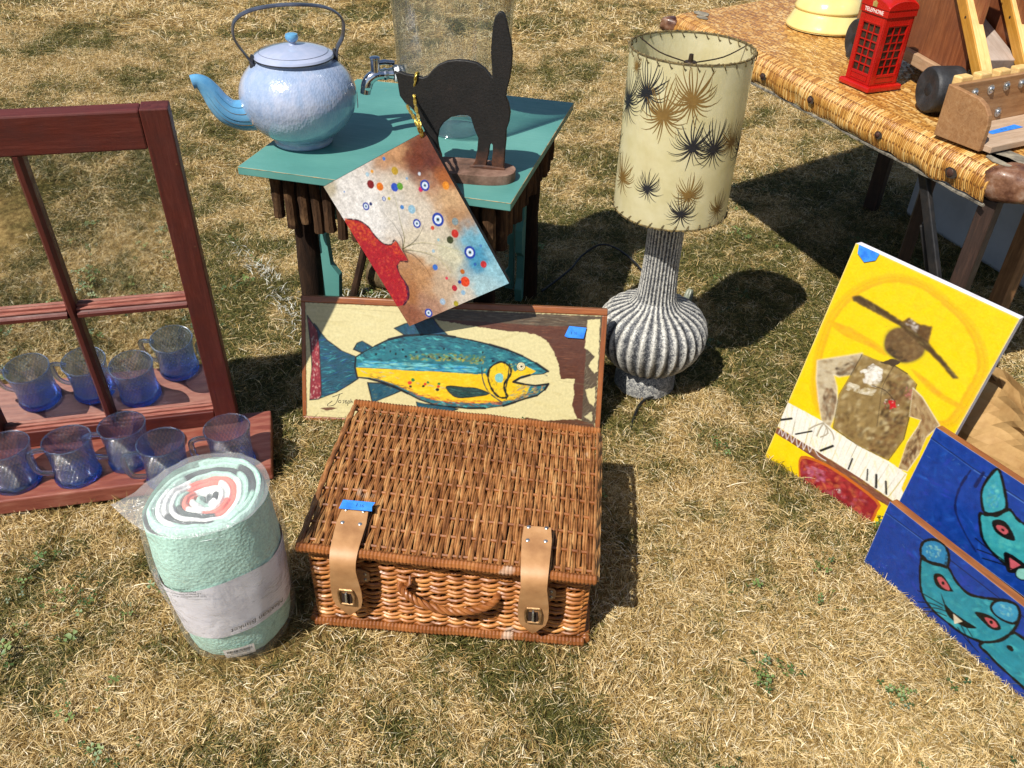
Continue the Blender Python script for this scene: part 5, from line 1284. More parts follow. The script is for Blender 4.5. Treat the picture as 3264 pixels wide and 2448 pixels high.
# rolled front edge: the vinyl wrapped over padding, wavy and torn along the bottom
def rollf(u, v):
    p_ = A.lerp(B, u); a = v*radians(128); R_ = .030 + .0025*pn(u*14, 2)
    c = p_ + per*.030 + Vector((0, 0, -R_)); q = c + per*(-sin(a)*R_) + Vector((0, 0, cos(a)*R_))
    q.z -= v*v*(.012 + .006*pn(u*30, 7)); q += per*(.006*v*pn(u*22, v*3)); q.z += .0016*(v < .05)
    return q
uv_build('rolled_edge', rollf, 150, 14, (B-A).length, .085, W_ROLL, wt, flip=True)
BOARD = rough_mat('grimy_table_board', ['#14100d', '#2a211a', '#3f3226'], 20, .8, .3)
m = MB(); q = [A + per*.016, B + per*.016, B2, A2]; V = [(p_.x, p_.y, WZ-.004) for p_ in q] + [(p_.x, p_.y, WZ-.055) for p_ in q]; m.add(V, [(0, 1, 2, 3)[::-1], (4, 5, 6, 7), (0, 1, 5, 4), (1, 2, 6, 5), (2, 3, 7, 6), (3, 0, 4, 7)]); m.build('table_board', BOARD, wt, smooth=False)
m = MB(); m.tube([A.lerp(B, i/60) + per*(.010 + .003*pn(i*.3)) + Vector((0, 0, -.066 - .003*pn(i*.4, 3))) for i in range(61)], .0035, 6); m.build('torn_lining', rough_mat('lining_strip', ['#2c2620', '#8f887a'], 90, .8, .2), wt)
# lighter near end of the vinyl turned up over the corner, worn patch and leather corner
LEA = rough_mat('cracked_leather', ['#2b1710', '#4d2d1e', '#74503a', '#8d7260'], 30, .42, .5, 120, coat=.2)
def corner(c, s, nm):
    m = MB(); cc = Vector(c)
    def sq(v, e): return abs(v)**e*(1 if v >= 0 else -1)
    def f_(u, v):
        a = u*2*pi; b = (v-.5)*pi; x, y, z_ = sq(cos(b), .7)*sq(cos(a), .7), sq(cos(b), .7)*sq(sin(a), .7), sq(sin(b), .7)
        k = 1 + .12*pn(x*1.6+3, y*1.6, z_*1.6) + .05*pn(x*5, y*5, z_*5); crease = 1 - .13*max(0, 1-abs(x*.7+y*.7)*5)
        p_ = Vector((x*.050*k*crease, y*.036*k*crease, z_*.031*k)); return cc + R3(z=-.45) @ (p_*s)
    m.grid(36, 22, f_); return m.build(nm, LEA, wt)
corner(B + Vector((.045, .012, -.026)), 1.0, 'leather_corner'); corner(A + Vector((.004, .006, -.026)), .62, 'leather_corner')
NAIL = rough_mat('rusty_tack', ['#1d0f0a', '#3d2116', '#5c3626'], 60, .6, .3)
for i, u in enumerate((.205, .40, .56, .755, .93)):
    p_ = A.lerp(B, u) + per*(-.003) + Vector((0, 0, -.034 - .004*pn(i*2.2))); m = MB(); r_ = .0085 if i in (0, 4) else .0065
    m.lathe([(r_, 0), (r_*.8, .003), (r_*.3, .0048), (.0004, .005)], 12, M=T3(*p_) @ per.to_track_quat('-Z', 'Y').to_matrix().to_4x4()); m.build('upholstery_tack', NAIL, wt)
    k = MB(); k.prism([(cos(j*.7)*r_*1.7*(1+.35*pn(j*1.3, i)), sin(j*.7)*r_*1.25*(1+.3*pn(j*1.9, i+4))) for j in range(9)], 0, .0006, M=T3(*(p_ - per*-.0004 + fl*.002 - per*.0012)) @ per.to_track_quat('-Z', 'Y').to_matrix().to_4x4()); k.build('tear', BOARD, wt, smooth=False)
for k, (u, v, s) in enumerate(((.03, .06, .030), (.06, .035, .022), (.97, .05, .05), (.985, .02, .04))):
    p_ = topf(u, v); m = MB(); m.prism([(cos(j*.63)*s*(1+.4*pn(j*1.3, k*3)), sin(j*.63)*s*.55*(1+.4*pn(j*1.7, k*5))) for j in range(10)], 0, .0012, M=T3(p_.x, p_.y, WZ + .0022) @ R3(z=-1.1)); m.build('bare_patch', rough_mat('bare_grey_board', ['#4f4940', '#7f7768', '#a59a82'], 40, .85, .4), wt, smooth=False)
DARKLEG = wood_mat('dark_leg_wood', ['#1c120c', '#33221a', '#4d362a'], 'z', 8, .6, .3)
SUNLEG = wood_mat('sunlit_leg_wood', ['#4d3320', '#7a5636', '#9a7450'], 'z', 8, .6, .3)  # leg wood lightened: the sun on this leg is put into its colour
def leg(p0, p1, w, d, mat, nm='leg', yaw=-.35):
    p0, p1 = Vector(p0), Vector(p1); dr = p1 - p0; M_ = T3(*p0) @ dr.to_track_quat('Z', 'Y').to_matrix().to_4x4() @ R3(z=yaw)
    return MB().box((-w/2, -d/2, 0), (w/2, d/2, dr.length), M=M_).build(nm, mat, wt, smooth=False, bevel=.002)
leg((1.185, 2.70, 0), (1.17, 2.66, WZ-.06), .042, .042, DARKLEG)
leg((.848, 1.452, 0), (.845, 1.445, WZ-.06), .030, .044, DARKLEG)
leg((1.075, 1.665, 0), (1.07, 1.66, WZ-.06), .034, .034, SUNLEG)
leg((.47, 2.44, .30) if False else (1.05, 2.10, 0), (1.05, 2.10, WZ-.06), .03, .03, DARKLEG)
leg((.830, 1.432, .33), (.775, 1.60, WZ-.06), .011, .022, IRON_DARK, 'brace', 0)
leg((.905, 1.52, .20), (.81, 1.58, .47), .010, .020, IRON_DARK, 'brace', 0)
m = MB(); m.lathe([(.012, 0), (.0115, .004), (.006, .006), (.0004, .0065)], 12, M=T3(.826, 1.428, .335) @ R3(x=radians(80), z=radians(-40))); m.build('brace_bolt', rough_mat('brass_bolt', ['#7d5a2c', '#b08a4a'], 50, .4, .1, metal=.7), wt)

# pale storage box standing under the table
bx_ = thing('storage_box', 'pale grey storage box in the shade under the wicker table', 'box', (1.285, 2.665, 0), radians(-71))
GREYP = rough_mat('grey_plastic', ['#8f9299', '#a3a6ac', '#b0b3b8'], 6, .5, .05)
plank('box_body', (0, .0, .004), (.95, .42, .36), GREYP, bx_, .012); plank('box_lid', (-.008, -.008, .362), (.958, .428, .39), GREYP, bx_, .008)

# ------------------------------------------------------------------ yellow enamel pot standing at the back of the wicker table
yp = thing('yellow_enamel_stand', 'pale yellow stepped enamel stand at the far end of the wicker table', 'enamelware', (.782, 2.366, WZ+.003), 0)
YEL_E = rough_mat('cream_yellow_enamel', ['#d9c473', '#e0cd84', '#e6d695'], 8, .16, .04, coat=.5)
pf = spline([(.001, 0, .001), (.090, 0, 0), (.099, 0, .002), (.101, 0, .006), (.096, 0, .016), (.087, 0, .034), (.083, 0, .042), (.086, 0, .046), (.085, 0, .052), (.074, 0, .070), (.052, 0, .084), (.040, 0, .090), (.034, 0, .105), (.034, 0, .15), (.040, 0, .17), (.06, 0, .19), (.075, 0, .22), (.078, 0, .24)], 3)
MB().lathe([(max(.0005, p_.x), p_.z) for p_ in pf], 56).build('stand_body', YEL_E, yp)
MB().tube([(cos(2*pi*i/48)*.0785, sin(2*pi*i/48)*.0785, .24) for i in range(48)], .002, 6, closed=True).build('rolled_rim', YEL_E, yp)

# ------------------------------------------------------------------ red telephone box money bank
RED = rough_mat('red_enamel', ['#9c0f0c', '#ac140d', '#b81c13'], 14, .28, .08, 300, coat=.35)
booth = thing('telephone_box_bank', 'small bright red die cast telephone box standing on the wicker table', 'ornament', (.740, 1.870, WZ+.002), radians(24)); booth.scale = (1, 1, 1.06)
PANE = rough_mat('dark_pane', ['#1d140f', '#382a20', '#4a3a2c'], 60, .3, .05)
bw = .0365; bh = .137
plank('plinth', (-.0455, -.0455, 0), (.0455, .0455, .011), RED, booth, .003)
MB().box((-bw+.004, -bw+.004, .0112), (bw-.004, bw-.004, bh-.001)).build('pane_core', PANE, booth, smooth=False)
for k in range(4):
    M_ = R3(z=k*pi/2)
    m = MB()
    m.box((-bw, -bw, .0113), (-bw+.012, -bw+.0041, bh), M=M_); m.box((bw-.012, -bw, .0113), (bw-.0002, -bw+.0041, bh), M=M_)
    m.box((-bw+.0122, -bw+.0004, .0113), (bw-.0122, -bw+.004, .031), M=M_); m.box((-bw+.0122, -bw+.0004, .119), (bw-.0122, -bw+.004, bh), M=M_)
    m.build('wall_frame', RED, booth, smooth=False, bevel=.0007)
    x0, x1, z0, z1 = -bw+.0122, bw-.0122, .031, .119
    for i in range(1, 3): MB().box((lerp(x0, x1, i/3)-.0009, -bw+.0008, z0), (lerp(x0, x1, i/3)+.0009, -bw+.0038, z1), M=M_).build('glazing_bar', RED, booth, smooth=False)
    for i in range(1, 6): MB().box((x0, -bw+.0012, lerp(z0, z1, i/6)-.0010), (x1, -bw+.0037, lerp(z0, z1, i/6)+.0010), M=M_).build('glazing_bar', RED, booth, smooth=False)
    m = MB(); 
    for (a, b, c, d) in ((x0, x1, .0165, .0178), (x0, x1, .0265, .0278)): m.box((a, -bw-.0006, c), (b, -bw+.0004, d), M=M_)
    for xx in (x0, x1-.0013): m.box((xx, -bw-.0006, .0179), (xx+.0013, -bw+.0004, .0264), M=M_)
    m.build('panel_moulding', RED, booth, smooth=False); tag(booth.children[-1], kind='stuff')
    m = MB()
    for (a, b, c, d) in ((x0-.003, x1+.003, .1215, .123),): m.box((a, -bw-.0006, c), (b, -bw+.0004, d), M=M_)
    for xx in (x0-.003, x1+.0016): m.box((xx, -bw-.0006, .029), (xx+.0014, -bw+.0004, .1214), M=M_)
    m.build('door_moulding', RED, booth, smooth=False); tag(booth.children[-1], kind='stuff')
    MB().box((-bw-.0018, -bw-.0022, bh+.0002), (bw+.0018, -bw+.003, bh+.013), M=M_).build('fascia', RED, booth, smooth=False, bevel=.0006)
    # arched pediment
    arc = [(-bw-.002, 0), (bw+.002, 0)] + [((bw+.002)*cos(a), .015*sin(a)) for a in [pi*i/14 for i in range(1, 14)]]
    MB().prism(arc, -.0012, .0022, M=M_ @ T3(0, -bw-.0012, bh+.0133) @ R3(x=pi/2)).build('pediment', RED, booth, smooth=False)
m = MB(); N = 16
def roof(u, v):
    x, y = (u-.5)*2, (v-.5)*2; e = bw + .0005; return Vector((x*e, y*e, bh + .0135 + .0148*min(sqrt(max(0, 1-x*x)) , 1)*1.0 if abs(x) > abs(y) else bh + .0135 + .0148*sqrt(max(0, 1-y*y))))
m.grid(24, 24, roof); m.build('domed_roof', RED, booth)
m = MB(); m.box((-bw+.002, -bw+.002, bh-.001), (bw-.002, bw-.002, bh+.0134)); m.build('roof_core', RED, booth, smooth=False)
WHT_P = rough_mat('white_lettering', ['#d8d4cc', '#eeeae2'], 40, .5, 0); GLD = rough_mat('gold_crown', ['#a88a3c', '#d4bc74'], 60, .35, .2, metal=.5)
def text_mesh(txt, name, size, M_, mat, parent, ext=.0004, align='CENTER', shear=0.0):
    cu = bpy.data.curves.new(name, 'FONT'); cu.body = txt; cu.size = size; cu.align_x = align; cu.extrude = ext; cu.resolution_u = 3; cu.shear = shear
    ob = bpy.data.objects.new('tmp', cu); COL.objects.link(ob); dg = bpy.context.evaluated_depsgraph_get(); me0 = ob.evaluated_get(dg).to_mesh()
    mb_ = MB(); mb_.add([M_ @ v_.co for v_ in me0.vertices], [tuple(p_.vertices) for p_ in me0.polygons]); bpy.data.objects.remove(ob)
    return mb_.build(name, mat, parent, smooth=False)
for k in (0, 3):
    M_ = R3(z=k*pi/2)
    if k == 3:
        text_mesh('TELEPHONE', 'fascia_lettering', .0098, M_ @ T3(0, -bw-.0024, bh+.0036) @ R3(x=pi/2), WHT_P, booth)
        cr = [(-.0055, 0), (.0055, 0), (.0062, .005), (.0066, .009), (.0038, .0072), (.0032, .0105), (.0016, .0085), (0, .012), (-.0016, .0085), (-.0032, .0105), (-.0038, .0072), (-.0066, .009), (-.0062, .005)]
        MB().prism(cr, 0, .0009, M=M_ @ T3(0, -bw-.0034, bh+.0145) @ R3(x=pi/2)).build('crown_emblem', GLD, booth, smooth=False)

# ------------------------------------------------------------------ wooden toy front loader
loader = thing('toy_loader', 'homemade wooden toy front loader with black rubber wheels and a scoop', 'toy', (.800, 1.70, WZ+.003), radians(8))
RUB = rough_mat('black_rubber', ['#191a1c', '#26272a', '#35363a'], 40, .6, .3, 220)
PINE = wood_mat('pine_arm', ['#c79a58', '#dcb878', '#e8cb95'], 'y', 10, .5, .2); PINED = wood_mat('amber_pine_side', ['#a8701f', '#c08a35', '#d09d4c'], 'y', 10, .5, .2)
SCOOP = wood_mat('walnut_scoop', ['#7a5230', '#99704a', '#b08a62'], 'x', 9, .5, .25, .2); REDB_ = wood_mat('reddish_ply', ['#5c2f18', '#80482a', '#9a6440'], 'z', 7, .5, .3, .2); GREYW = wood_mat('greyed_block', ['#8f7d70', '#a8978a', '#b8aaa0'], 'y', 6, .7, .25)
PALEW = wood_mat('pale_rail', ['#8f6f50', '#b09070', '#c4a888'], 'y', 9, .6, .2)
def wheel(x, y, nm='wheel'):
    r_ = .0435; w = bpy.data.objects.new(nm, None); COL.objects.link(w); w.parent = loader; w.location = (x, y, r_); w.empty_display_size = .02
    MX_ = R3(y=pi/2)
    MB().lathe([(.0004, .004), (.016, .003), (.024, .0012), (.034, .0002), (.0395, .001), (.0425, .004), (.0435, .009), (.0435, .055), (.0425, .060), (.038, .063), (.0004, .063)][::-1], 40, M=MX_).build('tyre', RUB, w)
    MB().lathe([(.0004, .0022), (.010, .0020), (.0125, .0036)][::-1], 18, M=MX_).build('hub', rough_mat('hub_rubber', ['#101012', '#1c1c1f'], 40, .7), w); return w
wheel(-.012, .005); wheel(.006, .372); wheel(.185, .005); wheel(.185, .372)
m = MB(); m.tube([(.03, .005, .043), (.19, .005, .043)], .008, 10); m.build('axle', PALEW, loader)
m = MB(); m.tube([(.03, .372, .043), (.19, .372, .043)], .008, 10); m.build('axle', PALEW, loader)
plank('chassis_rail', (.056, -.02, .036), (.070, .44, .060), PALEW, loader, .002); plank('chassis_rail', (.168, -.02, .036), (.182, .44, .060), PALEW, loader, .002)
plank('body_side', (.0705, .03, .040), (.080, .50, .30), REDB_, loader, .002); plank('body_side', (.158, .03, .040), (.1675, .50, .30), REDB_, loader, .002)
o = MB().box((-.034, 0, -.014), (.034, .24, .014)).build('engine_block', GREYW, loader, smooth=False, bevel=.002); o.location = (.119, .000, .088); o.rotation_euler = (radians(17), 0, 0)
def arm(x, nm='lift_arm'):
    a = bpy.data.objects.new(nm, None); COL.objects.link(a); a.parent = loader; a.location = (x, -.066, .060); a.rotation_euler = (radians(40), 0, radians(-1.5)); a.empty_display_size = .02
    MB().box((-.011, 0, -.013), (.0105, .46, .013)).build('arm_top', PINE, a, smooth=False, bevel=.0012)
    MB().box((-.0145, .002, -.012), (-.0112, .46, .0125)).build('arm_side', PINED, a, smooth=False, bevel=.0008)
    m = MB(); m.lathe([(.0072, 0), (.0068, .002), (.004, .0032), (.0004, .0036)], 14, M=T3(-.0146, .035, -.001) @ R3(y=-pi/2)); s_ = m.build('arm_screw', METAL, a)
    for b_ in ((-.0005, -.004), (.004, .0005)):
        pass
    MB().box((-.0187, .030, -.0016), (-.0182, .040, -.0004)).build('screw_slot', IRON_DARK, s_, smooth=False)
    MB().tube([(-.0148, .16, .002), (-.0142, .16, .002)], .0028, 8).build('peg_hole', IRON_DARK, a); return a
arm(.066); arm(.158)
# scoop
sc = bpy.data.objects.new('scoop', None); COL.objects.link(sc); sc.parent = loader; sc.empty_display_size = .02
iwl = (T3(.800, 1.70, WZ+.003) @ R3(z=radians(8))).inverted(); pl = iwl @ Vector((.762, 1.566, WZ+.006)); sc.location = pl; sc.rotation_euler = (radians(-1), 0, radians(20.5))
side = [(0, 0), (-.098, 0), (-.098, .045), (-.094, .062), (-.082, .076), (-.066, .084), (0, .092)]
for x in (0, .245): MB().prism([(a, b) for a, b in side], x, x+.011, M=Matrix(((0, 0, 1, 0), (1, 0, 0, 0), (0, 1, 0, 0), (0, 0, 0, 1)))).build('scoop_side', SCOOP, sc, smooth=False, bevel=.0015)
plank('scoop_back', (.0112, -.012, .002), (.2448, -.001, .092), SCOOP, sc, .001)
plank('scoop_floor', (.0112, -.112, .0), (.2448, -.0122, .011), wood_mat('pale_floor_wood', ['#9a7f66', '#b59c84', '#c7b29c'], 'x', 8, .6, .25), sc, .001)
for (x, z_) in ((.062, .072), (.105, .073), (.148, .074), (.190, .074), (.062, .026), (.105, .026), (.148, .026)):
    m = MB(); m.lathe([(.0088, 0), (.0088, .0012), (.0062, .0016), (.0058, .0034), (.0042, .0046), (.0004, .005)], 16, M=T3(x, -.0121, z_) @ R3(x=pi/2)); s_ = m.build('screw', METAL, sc)
    a = random.uniform(.4, 1.2); MB().box((-.0052, -.0004, 0), (.0052, .0004, .0006), M=T3(x, -.0169, z_) @ R3(y=a) @ R3(x=pi/2)).build('screw_slot', IRON_DARK, s_, smooth=False)
for i in range(4): plank('hinge_block', (.03 + i*.052, -.0008, .074), (.062 + i*.052, .018, .100), PINE, sc, .003)
tape_piece('price_tape', [(72, 0), (160, -2), (158, 15), (70, 13)], sc, T3(0, -.070, .0114) @ R3(z=radians(3)), ink=True)

# weathered painted chest at the back right of the table
chest = thing('weathered_chest', 'old weathered wooden chest with black strap and flaking red paint behind the toy', 'chest', (1.06, 1.86, WZ+.003), radians(12))
WEA = rough_mat('flaking_wood', ['#3f3122', '#6d5a40', '#95835f', '#bda982'], 22, .85, .5, 120, stretch=(1, 3, 3)); FRED = rough_mat('flaking_red', ['#3c100c', '#6a1c15', '#7d5a40'], 24, .8, .5, 120)
for i in range(4): plank('front_plank', (0, 0, .002 + i*.042), (.55, .018, .0425 + i*.042), FRED if i < 2 else WEA, chest, .002)
for i in range(5): plank('side_plank', (0, .0182 + i*.075, .002), (.018, .0915 + i*.075, .170), WEA if i else FRED, chest, .002)
for i in range(5): plank('lid_plank', (-.006, -.006 + i*.081, .1715), (.556, .074 + i*.081, .190), WEA, chest, .002)
STRAP = rough_mat('black_strap', ['#0d0f14', '#1d222c', '#323a48'], 40, .4, .2)
MB().tube([(-.010, .02, .196), (.10, .02, .196), (.30, .02, .198), (.55, .02, .196)], .012, 8, flat=(.5, 1)).build('strap', STRAP, chest)
MB().tube([(.0, -.010, .10), (.2, -.010, .10), (.55, -.010, .10)], .011, 8, flat=(1, .5)).build('strap', STRAP, chest)

# ------------------------------------------------------------------ yellow canvas: pianist in a wide hat
yc = panel_thing('yellow_canvas', 'bright yellow canvas of a hatted pianist leaning under the wicker table', 'painting', (.546, 1.403, 0), -.844, .178, -.043)
plank('canvas_frame', (0, 0, 0), (.307, .020, .499), rough_mat('white_canvas_edge', ['#c9c6cc', '#dcdae0', '#e8e6ea'], 30, .8, .2, 300), yc, .0015)
P = Paint(307, 499, 11); P.tone = .72
YB = '#f2cf06'; P.poly([(0, 0), (307, 0), (307, 499), (0, 499)], YB); P.strokes([(0, 0), (307, 0), (307, 499), (0, 499)], ['#f2cf06', '#f1ca02', '#f5d612', '#eec506'], 500, 40, 12, .5, 1.2, .02)
ring = [(65,163),(30,215),(10,330),(29,409),(76,463),(131,482),(200,471),(257,445),(296,399),(300,344),(297,287),(280,266)]
P.line(ring, 13, '#edbf10', 6, wob=.15); P.line([(a*.94+9, b*.97+9) for a, b in ring], 6, '#e9b416', 6, wob=.4); P.line(ring, 1.0, '#9a8a1e', 6); P.line([(a*.93+11, b*.96+13) for a, b in ring], .8, '#a8921c', 6)
for b in ([(9,340),(56,349),(123,345),(139,333),(100,333),(48,329)], [(189,334),(225,330),(262,320),(294,320),(301,312),(259,310),(224,317)]): P.poly(b, '#ecb512', smooth=4); P.strokes(b, ['#e8ac14', '#efbe1c', '#e0a020'], 40, 20, 4, -.1, .2, .05)
SK = ['#7a5a34', '#8f6f44', '#5c4326', '#a58a60', '#6b4c2a', '#3c2c1c']
HEAD = [(124,358),(124,376),(135,391),(155,398),(178,397),(192,384),(196,367),(186,348),(169,336),(149,337),(133,342)]
P.poly([((x-160)*1.1+160, (y-367)*1.1+367) for x, y in HEAD], '#c9b41e', smooth=4); P.poly(HEAD, '#6b5030', smooth=5); P.strokes(HEAD, ['#6b5030', '#7d6038', '#5a4428', '#8a7048'], 120, 16, 6, .9, .6, .1); P.strokes([(134,355),(153,353),(177,344),(169,336),(149,337),(135,343)], ['#2c2418', '#3a2e1e', '#1f1a14'], 50, 12, 4, .5, .4)
P.poly([(144,405),(137,404),(146,418),(166,415),(189,422),(197,388),(168,395)], '#5c4020', jag=.8); P.strokes([(137,404),(146,418),(166,415),(189,422),(197,388),(168,395)], ['#4a3218', '#70522c', '#8a6c40'], 50, 10, 3, .5, .8); P.strokes([(144,405),(150,417),(167,412),(170,397),(157,395)], ['#e8e0d4', '#cfc4b4', '#a08a70', '#f2ece4'], 46, 7, 2.4, .6, 1.2, .06)
HAT = [(34,405),(47,414),(92,411),(141,405),(191,394),(231,377),(268,360),(260,354),(224,370),(181,383),(137,396),(87,397),(40,398)]
P.poly(HAT, '#4f3a1e', jag=.7); P.strokes(HAT, ['#4f3a1e', '#6e5530', '#8f7c4c', '#3a2a16'], 130, 18, 2.4, -.25, .2)
ARML = [(22,257),(59,286),(96,315),(103,305),(94,265),(75,250),(63,248),(78,230),(92,202),(99,171),(100,145),(83,143),(58,181),(35,222)]
TORSO = [(97,313),(135,318),(159,324),(187,322),(210,313),(215,279),(225,248),(234,205),(227,151),(165,143),(106,148),(89,218),(94,265)]
ARMR = [(207,303),(229,296),(277,265),(267,232),(270,195),(266,152),(250,147),(242,203),(246,243),(245,256),(224,251)]
P.poly(ARML, '#c4b494'); P.strokes(ARML, ['#d9ccb0', '#a58c64', '#7d5f3c', '#cdbd9c'], 80, 20, 6, .8, .3); P.strokes([(70,248),(92,262),(98,300),(80,285),(60,262)], ['#5c4026', '#3c2a1a', '#7a5a38'], 50, 16, 5, .8, .4); P.strokes([(60,215),(80,226),(92,200),(97,160),(82,150),(62,185)], ['#5c3c24', '#7a5636', '#4a3020', '#8a6a48'], 70, 22, 5, -1.1, .3); P.line(ARML, 1.6, '#e4dcc4', 1, True, wob=.4)
P.poly(TORSO, '#8f7648'); P.strokes(TORSO, ['#8f7648', '#a58c5c', '#bca678', '#7d6238', '#c9b88c', '#9a7f4c', '#5f4a28'], 260, 22, 7, 1.2, .4, .14, alpha=.8)
P.strokes([(153,313),(188,320),(206,307),(219,265),(234,205),(227,151),(185,145),(175,228),(160,270)], ['#6b4a2a', '#5a3c22', '#7d5a34', '#8a6a40', '#4a3220', '#3a2818'], 170, 20, 6, 1.3, .4, .14, alpha=.8)
P.strokes([(110,150),(165,146),(220,155),(225,190),(150,180),(105,190)], ['#6f5430', '#8a6c40', '#5a4224'], 70, 20, 6, 1.4, .4)
P.soften(3)
P.strokes([(107,281),(123,308),(144,307),(151,286),(147,268),(124,262)], ['#f2eee4', '#e8e0d0', '#fbf8f2'], 70, 16, 7, .6, .6, .03); P.strokes([(95,250),(130,258),(150,266),(150,250),(110,236),(96,232)], ['#d9cfb4', '#c4b48c', '#e4dcc8'], 46, 14, 6, .7, .5, .05)
P.poly([(178,258),(189,266),(197,253),(188,243)], '#c41a22', jag=1); P.strokes([(168,262),(200,266),(200,240),(176,240)], ['#e8e2d8', '#c9a090', '#b03030', '#8a6a5a'], 18, 7, 2.4, .5, 1, .05)
P.strokes([(195,300),(214,300),(214,280),(200,282)], ['#b86a6a', '#a85858', '#c48a80'], 16, 9, 4, .5, .8)
P.line(TORSO, 1.4, '#3a2c1a', 1, True, wob=.5); P.line([(159,324),(157,280),(168,240),(180,200)], 1.4, '#4a3824', 4); P.line([(140,268),(165,272),(190,262)], 1.6, '#3c2c20', 4)
P.poly(ARMR, '#a88c60'); P.strokes(ARMR, ['#c9b48c', '#8f6c44', '#6b4628', '#b89c70', '#7d5230'], 90, 20, 6, -1.0, .3); P.strokes([(250,240),(262,230),(264,190),(262,160),(250,160),(246,205)], ['#5c3a22', '#7d4e2c', '#4a2e1c'], 40, 18, 5, -1.4, .2); P.line(ARMR, 1.5, '#ddd0b0', 1, True, wob=.4)
P.poly([(135,316),(160,322),(168,336),(150,334)], '#4a3a28', jag=1)
KEYS = [(0,143),(77,148),(109,145),(165,143),(228,149),(268,147),(271,115),(293,94),(272,82),(192,85),(86,83),(0,83)]
P.poly(KEYS, '#ece8dc'); P.strokes(KEYS, ['#f2eee4', '#e4dfd0', '#f6f3ea', '#efe2a0'], 200, 30, 4, -1.0, .25, .03)
for k in range(26):
    x = 4 + k*10.6; P.line([(x, 84), (x - 14 + k*.9, 144)], .7 if k % 3 else 1.1, '#9c9070' if k % 2 else '#c4b24a', 2, wob=.5, dz=.02)
for a in ([(0,99),(21,116)], [(42,90),(70,116)], [(103,89),(121,113)], [(168,88),(166,112)], [(209,89),(201,110)], [(230,87),(220,110)], [(252,87),(241,109)]): P.line(a, 4.2, '#1d1c1a', 1, wob=.3)
for a in ([(87,145),(101,132),(91,115)], [(85,146),(83,130),(83,113)], [(84,146),(71,130),(63,116)], [(88,144),(108,138),(117,127)]): P.line(a, 3.0, '#b8ac94', 3); P.line([(x+1, y) for x, y in a], .8, '#3c342a', 3)
EDG = [(0,81),(87,83),(192,85),(272,81),(276,67),(202,62),(111,67),(0,66)]
P.poly(EDG, '#7a4a34'); P.strokes(EDG, ['#7a4a3c', '#8f5c4c', '#6a3c24', '#a8843c'], 110, 26, 4, -.02, .1)
P.line([(8,70),(9,82),(18,69),(19,84),(29,68),(31,85),(42,68),(44,86),(57,67),(60,87),(70,69),(71,87),(84,72),(85,87),(103,76),(121,76)], 1.6, '#e4dcd8', 3)
REDB = [(76,49),(114,63),(166,66),(241,59),(248,40),(247,9),(216,0),(169,0),(103,0),(85,18)]
P.poly([((x-165)*1.06+165, (y-32)*1.12+34) for x, y in REDB], '#c4641a', smooth=3); P.poly(REDB, '#8f1c24', smooth=3); P.strokes(REDB, ['#8f1c24', '#a82a30', '#6a0f1c', '#b8443c', '#a04a5c', '#c4643c'], 220, 20, 9, .3, .9, .2); P.strokes([(85,45),(130,55),(140,30),(100,15)], ['#b05a74', '#a04868', '#c47a8a'], 26, 18, 9, .5, .4); P.strokes([(160,30),(175,44),(180,26)], ['#d8c8c4', '#b89a98'], 10, 9, 3, .9, .6)
place_paint(P, 'painted_pianist', paint_mat('oil_paint', .42, 200, .10, .3, .1), yc)
tape_piece('price_tape', [(8, 499.5), (50, 500), (48, 486), (30, 474), (12, 484)], yc, T3(0, -.003, 0) @ FACE, ink=False)

# ------------------------------------------------------------------ two blue boards painted with cats
BLUEP = paint_mat('blue_board_paint', .38, 60, .22, .3, .2)
def blue_board(name, label, Pp, yaw, lean, h, seed):
    o = panel_thing(name, label, 'painting', Pp, yaw, lean); hm = h*1000
    plank('board', (0, 0, 0), (.62, .018, h), wood_mat('board_edge_wood_'+str(seed), ['#6b3a1c', '#93582c', '#a86c3c'], 'x', 8, .5, .3), o, .002)
    P = Paint(620, hm, seed); P.z = .3
    P.poly([(0, 0), (620, 0), (620, hm), (0, hm)], '#103f9c'); P.strokes([(0, 0), (620, 0), (620, hm), (0, hm)], ['#123fa0', '#0f3690', '#1a4cae', '#153a9e', '#1c55b4', '#2a3fb0'], 620, 26, 7, .3, .9, .16)
    P.strokes([(0, 0), (620, 0), (620, hm), (0, hm)], ['#3a6fc0', '#5a8ac8', '#0b2a78'], 60, 10, 1.6, .1, .6)
    return o, P
def lip(P, pts):       # scored line where the board's bevel begins
    P.line(pts, 1.6, '#081c50', 1, wob=.5); P.line([(a, b-1.8) for a, b in pts], 1.1, '#4f7ccc', 1, wob=.8)
BK_ = '#0a0a0c'
lo, P = blue_board('blue_cat_board', 'lower blue board painted with a spotted turquoise cat, standing in the grass', (.669, 1.113, 0), -1.045, .05, .153, 21)
lip(P, [(0, 128), (128, 134), (240, 136), (620, 140)])
body = [(237,35),(265,91),(290,103),(420,110),(560,100),(600,60),(560,30),(400,22),(287,24),(257,28)]
P.poly(body, '#2790a4', smooth=4); P.strokes(body, ['#2790a4', '#34a4b0', '#1f7c98', '#46b4b8'], 120, 22, 7, .1, .4, .1); P.line(body, 5.5, BK_, 5, True, wob=.2)
for (x, y, q) in ((277,69,5), (300,90,3.5), (320,60,5), (350,84,5), (380,50,5), (410,80,6), (450,60,5), (500,80,5)): P.ell(x, y, q*1.15, q, BK_, wob=.1)
FACE_ = [(91,100),(107,101),(126,112),(139,118),(159,106),(183,102),(202,112),(225,130),(240,142),(256,146),(266,131),(268,102),(260,70),(243,45),(224,32),(201,24),(175,22),(147,22),(121,33),(104,60)]
P.poly(FACE_, '#2790a4', smooth=4); P.strokes(FACE_, ['#2790a4', '#36a6b2', '#2087a0', '#4ab4ba'], 130, 18, 7, .6, .6, .1)
